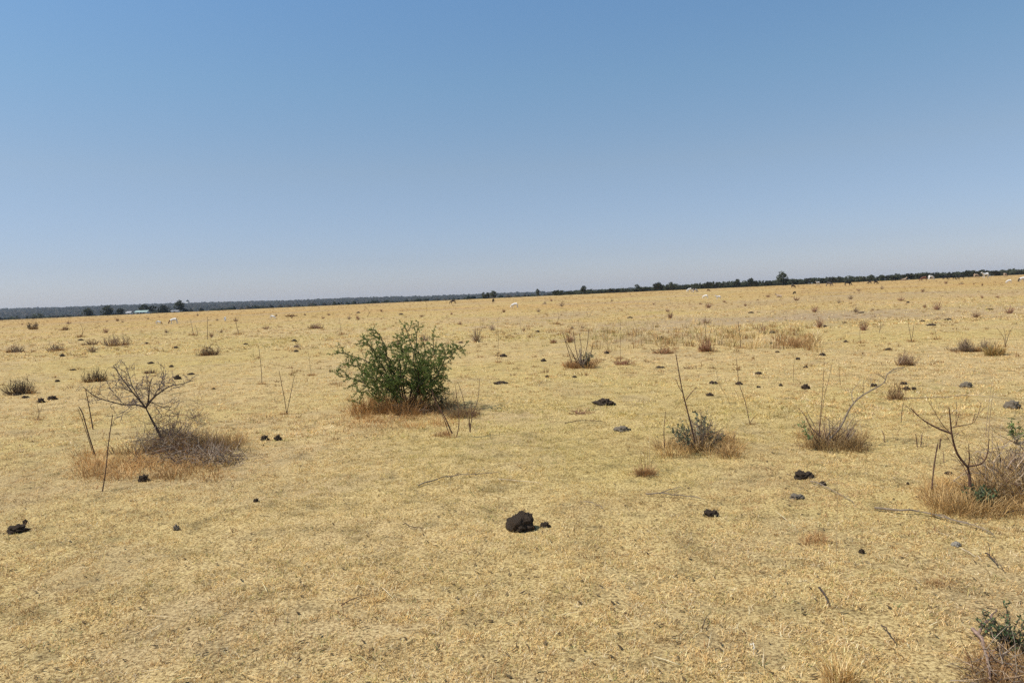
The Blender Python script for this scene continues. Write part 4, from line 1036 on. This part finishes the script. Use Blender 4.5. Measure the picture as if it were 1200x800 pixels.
def lump_mesh(lobes, seed, sub=4, rough=.16):
    """one continuous lump: a sphere pushed out towards several lobes, then crumpled"""
    import bmesh
    bm = bmesh.new(); bmesh.ops.create_icosphere(bm, subdivisions=sub, radius=1.0)
    off = Vector((seed * 3.7, seed * 1.3, 0))
    for v in bm.verts:
        d = v.co.normalized(); r = .35
        for (lx, ly, lz, lr) in lobes:
            c = Vector((lx, ly, lz)); b = d.dot(c); q = c.length_squared - lr * lr; disc = b * b - q
            if disc > 0: r = max(r, b + math.sqrt(disc))
        n = mnoise.noise(d * 2.3 + off) * rough * 1.6 + mnoise.noise(d * 6 + off) * rough * .8 + mnoise.noise(d * 15 + off) * rough * .55 + abs(mnoise.noise(d * 32 + off)) * rough * .4
        v.co = d * r * (1 + n)
        if v.co.z < -.25: v.co.z = -.25
    me = bpy.data.meshes.new('dung_pat'); bm.to_mesh(me); bm.free(); me.polygons.foreach_set('use_smooth', [True] * len(me.polygons)); return me
LM = [lump_mesh([(0, 0, 0, .8), (.3, .1, .05, .6), (-.35, -.1, 0, .6)], 1, 5, .24), lump_mesh([(0, 0, 0, .7), (.5, 0, 0, .45), (-.4, .2, 0, .5), (0, -.3, .2, .4)], 2, 4, .28), lump_mesh([(-.3, 0, .1, .6), (.4, 0, 0, .5)], 3, 4, .3)]
LBIG = lump_mesh([(-.15, 0, .05, .80), (.25, .05, .35, .62), (-.5, 0, -.1, .5), (.3, -.1, -.05, .62)], 5, 5, .13)
LANDMARKS = [(470, 440, 'green bush'), (180, 510, 'leaning thorn shrub'), (820, 505, 'twiggy shrub'), (980, 500, 'arching bare shrub'), (1137, 560, 'forked bare shrub'), (612, 612, 'big dark dung lump'),
             (680, 420, 'stalky clump'), (27, 455, 'dome bush at the left edge'), (1138, 405, 'grey mound of dead brush'), (835, 395, 'yellow grass belt')]
ORD = ['nearest', 'second nearest', 'third nearest', 'fourth nearest', 'fifth nearest', 'sixth nearest', 'seventh nearest', 'eighth nearest', 'ninth nearest']
pending = []
def dung(px_, py_, wpx, hpx, label=None, mesh=None, mat=None, name='dung_pat', desc='dark dung pat', cat='dung'):
    g = G(px_, py_ + hpx * .4); m_ = g.y / F0; w = wpx * m_; h = max(hpx * m_, .03)
    base = mesh or rnd.choice(LM)
    me = base.copy() if (mat or not base.users) else base
    if not len(me.materials): me.materials.append(mat or M_DUNG)
    o = bpy.data.objects.new(name, me); COL.objects.link(o)
    hh = min(h, w * .9) if mesh is None else h
    o.scale = (w * .48, min(w * .5, .16), hh / 1.1); o.location = g + Vector((0, 0, hh * .18)); o.rotation_euler.z = 0 if mesh is not None else rnd.uniform(-.5, .5)
    tag(o, label, cat, 'dung lying on the plain' if cat == 'dung' else None)
    if label is None: pending.append((o, px_, py_, desc))
    return o
dung(610, 612, 36, 18, 'largest dark crusty dung lump in the foreground, shaped like a low pyramid', LBIG)
dung(639, 614.5, 13, 7, 'small broken dung piece directly right of the largest dung lump')
dung(833, 601, 20, 9, 'crumbled dark dung pat below the twiggy shrub')
dung(20, 619, 26, 9, 'dark dung pat near the left edge of the foreground, bigger of the two touching')
dung(30, 611, 8, 4, 'small dark dung crumb touching the pat near the left foreground edge')
dung(207, 618, 9, 7, 'grey crumbled dung with a pale side in the left foreground', None, M_GREYD)
dung(310, 513, 11, 7, 'left one of two dark dung pats side by side between thorn shrub and green bush')
dung(326, 513, 10, 6.5, 'right one of two dark dung pats side by side between thorn shrub and green bush')
dung(708, 471, 27, 7.5, 'wide flat dark dung pat right of the green bush')
dung(168, 560, 15, 9, 'dark crumbly dung in front of the leaning thorn shrub')
dung(729, 502, 20, 6, 'grey flattened dung below the wide flat pat', None, M_GREYD)
dung(942, 556, 24, 10, 'crumbly dark dung pat below the arching bare shrub')
dung(964, 566, 9, 5, 'small dung crumb right of the pat below the arching shrub')
dung(934, 581, 18, 6, 'greyish scattered dung remains below the crumbly pat', None, M_GREYD)
dung(1187, 474, 17, 11, 'oval greenish grey dung lump at the right edge', None, M_GREYD)
dung(1133, 450.5, 14, 7, 'round grey dung pat behind the forked bare shrub', None, M_GREYD)
dung(1121, 637, 11, 6, 'pale grey flat stone below the forked bare shrub', None, M_STONE, 'flat_stone', cat='stone')
for a in ((1010, 645, 7, 7), (1024, 451, 8, 4), (48, 469, 9, 6), (61, 466, 12, 5.5), (30, 465, 8, 3.5), (67, 446, 6, 3), (208, 442, 9, 5), (201, 429, 6, 3), (224, 438, 9, 2.5), (177, 425, 8, 2.5), (172, 402, 5, 2.6), (73, 416, 6, 3),
          (206, 407, 8, 2.4), (86, 433, 7, 2), (19, 462, 11, 3), (345, 399, 7, 3), (347, 411, 6, 2.6), (347, 406, 5, 3), (590, 416.5, 9, 4), (587, 448, 18, 3), (637, 422, 7, 3.6), (711, 413, 6, 4), (774, 396, 9, 4), (630, 388, 6, 2.4), (641, 441, 5, 2.6), (673, 441, 6, 2.6),
          (774, 430, 11, 2.6), (836, 448, 10, 4), (866, 449, 9, 3.6), (889, 437, 9, 3.6), (832, 462, 10, 3.6), (889, 453, 5, 2.6), (894, 390, 6, 3), (964, 415, 7, 4), (935, 420, 6, 3), (905, 389, 7, 3), (967, 382, 5, 3), (991, 400, 5, 3), (944, 453, 10, 6),
          (1041, 409, 8, 2.4), (1059, 449, 9, 4), (1062, 455, 9, 4), (1071, 455, 6, 3.6), (1081, 376, 6, 2.4), (1091, 380.5, 11, 2.6), (1111, 374, 9, 2.4), (915, 451, 5, 3), (1064, 354, 4, 2.2), (944, 430, 6, 2.6), (904, 402, 4, 3), (911, 412, 5, 2.4), (1112, 554, 9, 4), (1064, 566, 4, 4),
          (300, 586, 8, 4), (95, 398, 7, 2), (540, 401, 6, 2), (250, 455, 5, 2), (1010, 366, 8, 1.8), (990, 378, 6, 1.6), (1160, 362, 9, 1.8), (880, 366, 7, 1.8), (738, 372, 7, 2), (470, 368, 6, 2), (420, 366, 5, 1.8), (288, 403, 6, 2)):
    dung(*a)
# descriptive labels by neighbourhood
ORDS = 'nearest second third fourth fifth sixth seventh eighth ninth tenth eleventh twelfth thirteenth fourteenth fifteenth sixteenth'.split()
def auto_label(L0, marks, noun):
    gr = {}
    for o, a, b_ in L0:
        lm = min(marks, key=lambda l: math.hypot(a - l[0], (b_ - l[1]) * 1.8)); dx, dy = a - lm[0], b_ - lm[1]
        rel = ('left of' if dx < 0 else 'right of') if abs(dx) > abs(dy) * 1.3 else ('behind' if dy < 0 else 'in front of')
        gr.setdefault((rel, lm[2]), []).append((math.hypot(dx, dy), o))
    for (rel, nm), L in gr.items():
        L.sort(key=lambda t: t[0])
        for i, (_, o) in enumerate(L):
            w = '' if len(L) == 1 else ('nearest ' if i == 0 else ORDS[min(i, 15)] + ' nearest ')
            o['label'] = f'{w}{noun} {rel} the {nm}'
auto_label([(o, a, b_) for o, a, b_, _ in pending], LANDMARKS, 'small dark dung pat')
auto_label(far_weeds, LANDMARKS + [(204, 376, 'large white goat'), (603, 358, 'plump white goat'), (834, 349, 'two goats below the white cows'), (931, 342, 'end-on black cow'), (1060, 360, 'brown bare patch'), (1190, 345, 'right edge goats')], 'small brown dry weed')
auto_label(far_trees, [(684, 330, 'upright dark tree'), (747, 330, 'narrow dark tree'), (787, 330, 'pointed dark tree'), (862, 330, 'radio mast'), (917, 330, 'tallest round tree'), (958, 330, 'brown and white cow'), (993, 330, 'lone black cow'),
    (1023, 330, 'small brown cow pair'), (1059, 330, 'lying tan cow'), (1086, 330, 'reddish cow'), (1117, 330, 'black cow trio'), (1155, 330, 'bright white cow'), (1200, 330, 'cow at the right edge')], 'low treeline tree')

# ------------------------------------------------------------------ fallen sticks
def stick(pxs, r, label, col=BARK_G, fork=True, seed=0):
    g = G(*pxs[0]); rn = random.Random(int(pxs[0][0])); root = link('fallen_stick', None) if False else None
    mb = MB(); pts = [G(*q) + Vector((0, 0, r + .012)) for q in pxs]; pp = smooth_pts(pts, 3)
    for q in pp[1:-1]: q += Vector((0, rn.gauss(0, .006), abs(rn.gauss(0, .008))))
    mb.tube(pp, taper(len(pp), r, r * .45), 6, col)
    if fork: twigs(mb, pp, r * .8, rn, .12, .10, 0, col, None, .2, .7)
    o = mb.build('fallen_stick', M_BARK, None, origin=g); o.location = g; tag(o, label, 'stick', 'fallen sticks on the grass'); return o
stick([(490, 571), (520, 562), (550, 559), (585, 555)], .006, 'long thin fallen stick between the green bush and the big dung lump')
stick([(584, 563), (610, 566), (636, 570)], .0035, 'pale straw like stick right of the long thin stick', (.5, .4, .26), False)
stick([(757, 581), (780, 583), (805, 584), (826, 588)], .006, 'forked fallen stick below the round rusty tuft')
stick([(775, 579), (790, 575), (800, 574)], .004, 'short stick lying above the forked fallen stick', BARK_G, False)
stick([(680, 590), (700, 594), (707, 598)], .004, 'short crooked stick left of the forked fallen stick')
stick([(662, 497), (685, 495), (710, 496)], .006, 'thin dark stick behind the middle, right of the bare stalks', BARK_D, False)
stick([(400, 712), (418, 705), (434, 698)], .0032, 'thin straight reddish stick alone in the left foreground', BARK_R, False)
stick([(1025, 598), (1055, 602), (1085, 604), (1110, 611), (1135, 616)], .008, 'long pale branch lying in front of the forked bare shrub')
stick([(1090, 604), (1115, 612), (1150, 622), (1165, 630)], .005, 'thinner branch continuing right from the long pale branch', BARK_G)
stick([(1127, 645), (1138, 652), (1150, 659)], .0028, 'pale straight straw stick below the flat grey stone', (.55, .44, .3), False)
stick([(1155, 651), (1165, 662), (1176, 672)], .0045, 'dark short stick right of the pale straw stick', BARK_D)
stick([(950, 566), (975, 577), (1000, 590)], .005, 'thin fallen twig running right from the arching shrub dung', BARK_G)
stick([(960, 692), (965, 700), (970, 711)], .006, 'short thick dark stub lying in the right foreground', BARK_D, False)
stick([(1033, 736), (1041, 746), (1049, 757)], .0035, 'straight dark stick near the bottom right of the middle', BARK_D, False)
stick([(1140, 742), (1150, 757), (1157, 780), (1160, 802)], .009, 'thick curved branch rising from the bottom edge in the right corner', (.30, .20, .15))
stick([(1146, 748), (1160, 730), (1168, 718)], .007, 'shorter thick branch crossing behind the curved corner branch', (.26, .17, .12), False)
stick([(1176, 545 + 60), (1190, 602), (1210, 606)], .006, 'stick under the right edge grass clump', BARK_D)
stick([(880, 758), (884, 764), (883, 770)], .003, 'tiny curved bleached straw at the bottom right of the middle', (.7, .62, .48), False)
stick([(1060, 468), (1085, 468), (1110, 467), (1135, 465)], .007, 'long dull stick behind the forked bare shrub, left half', (.30, .22, .14), False)
stick([(1120, 465), (1145, 465), (1170, 467)], .006, 'long pale straw behind the forked bare shrub, right half', (.55, .44, .28), False)
stick([(472, 617), (484, 620), (496, 624)], .0035, 'small dark twig left of the big dung lump', BARK_D, False)
stick([(823, 740), (826, 733), (828, 725)], .003, 'tiny upright dark twig in the foreground right of the middle', BARK_D, False)
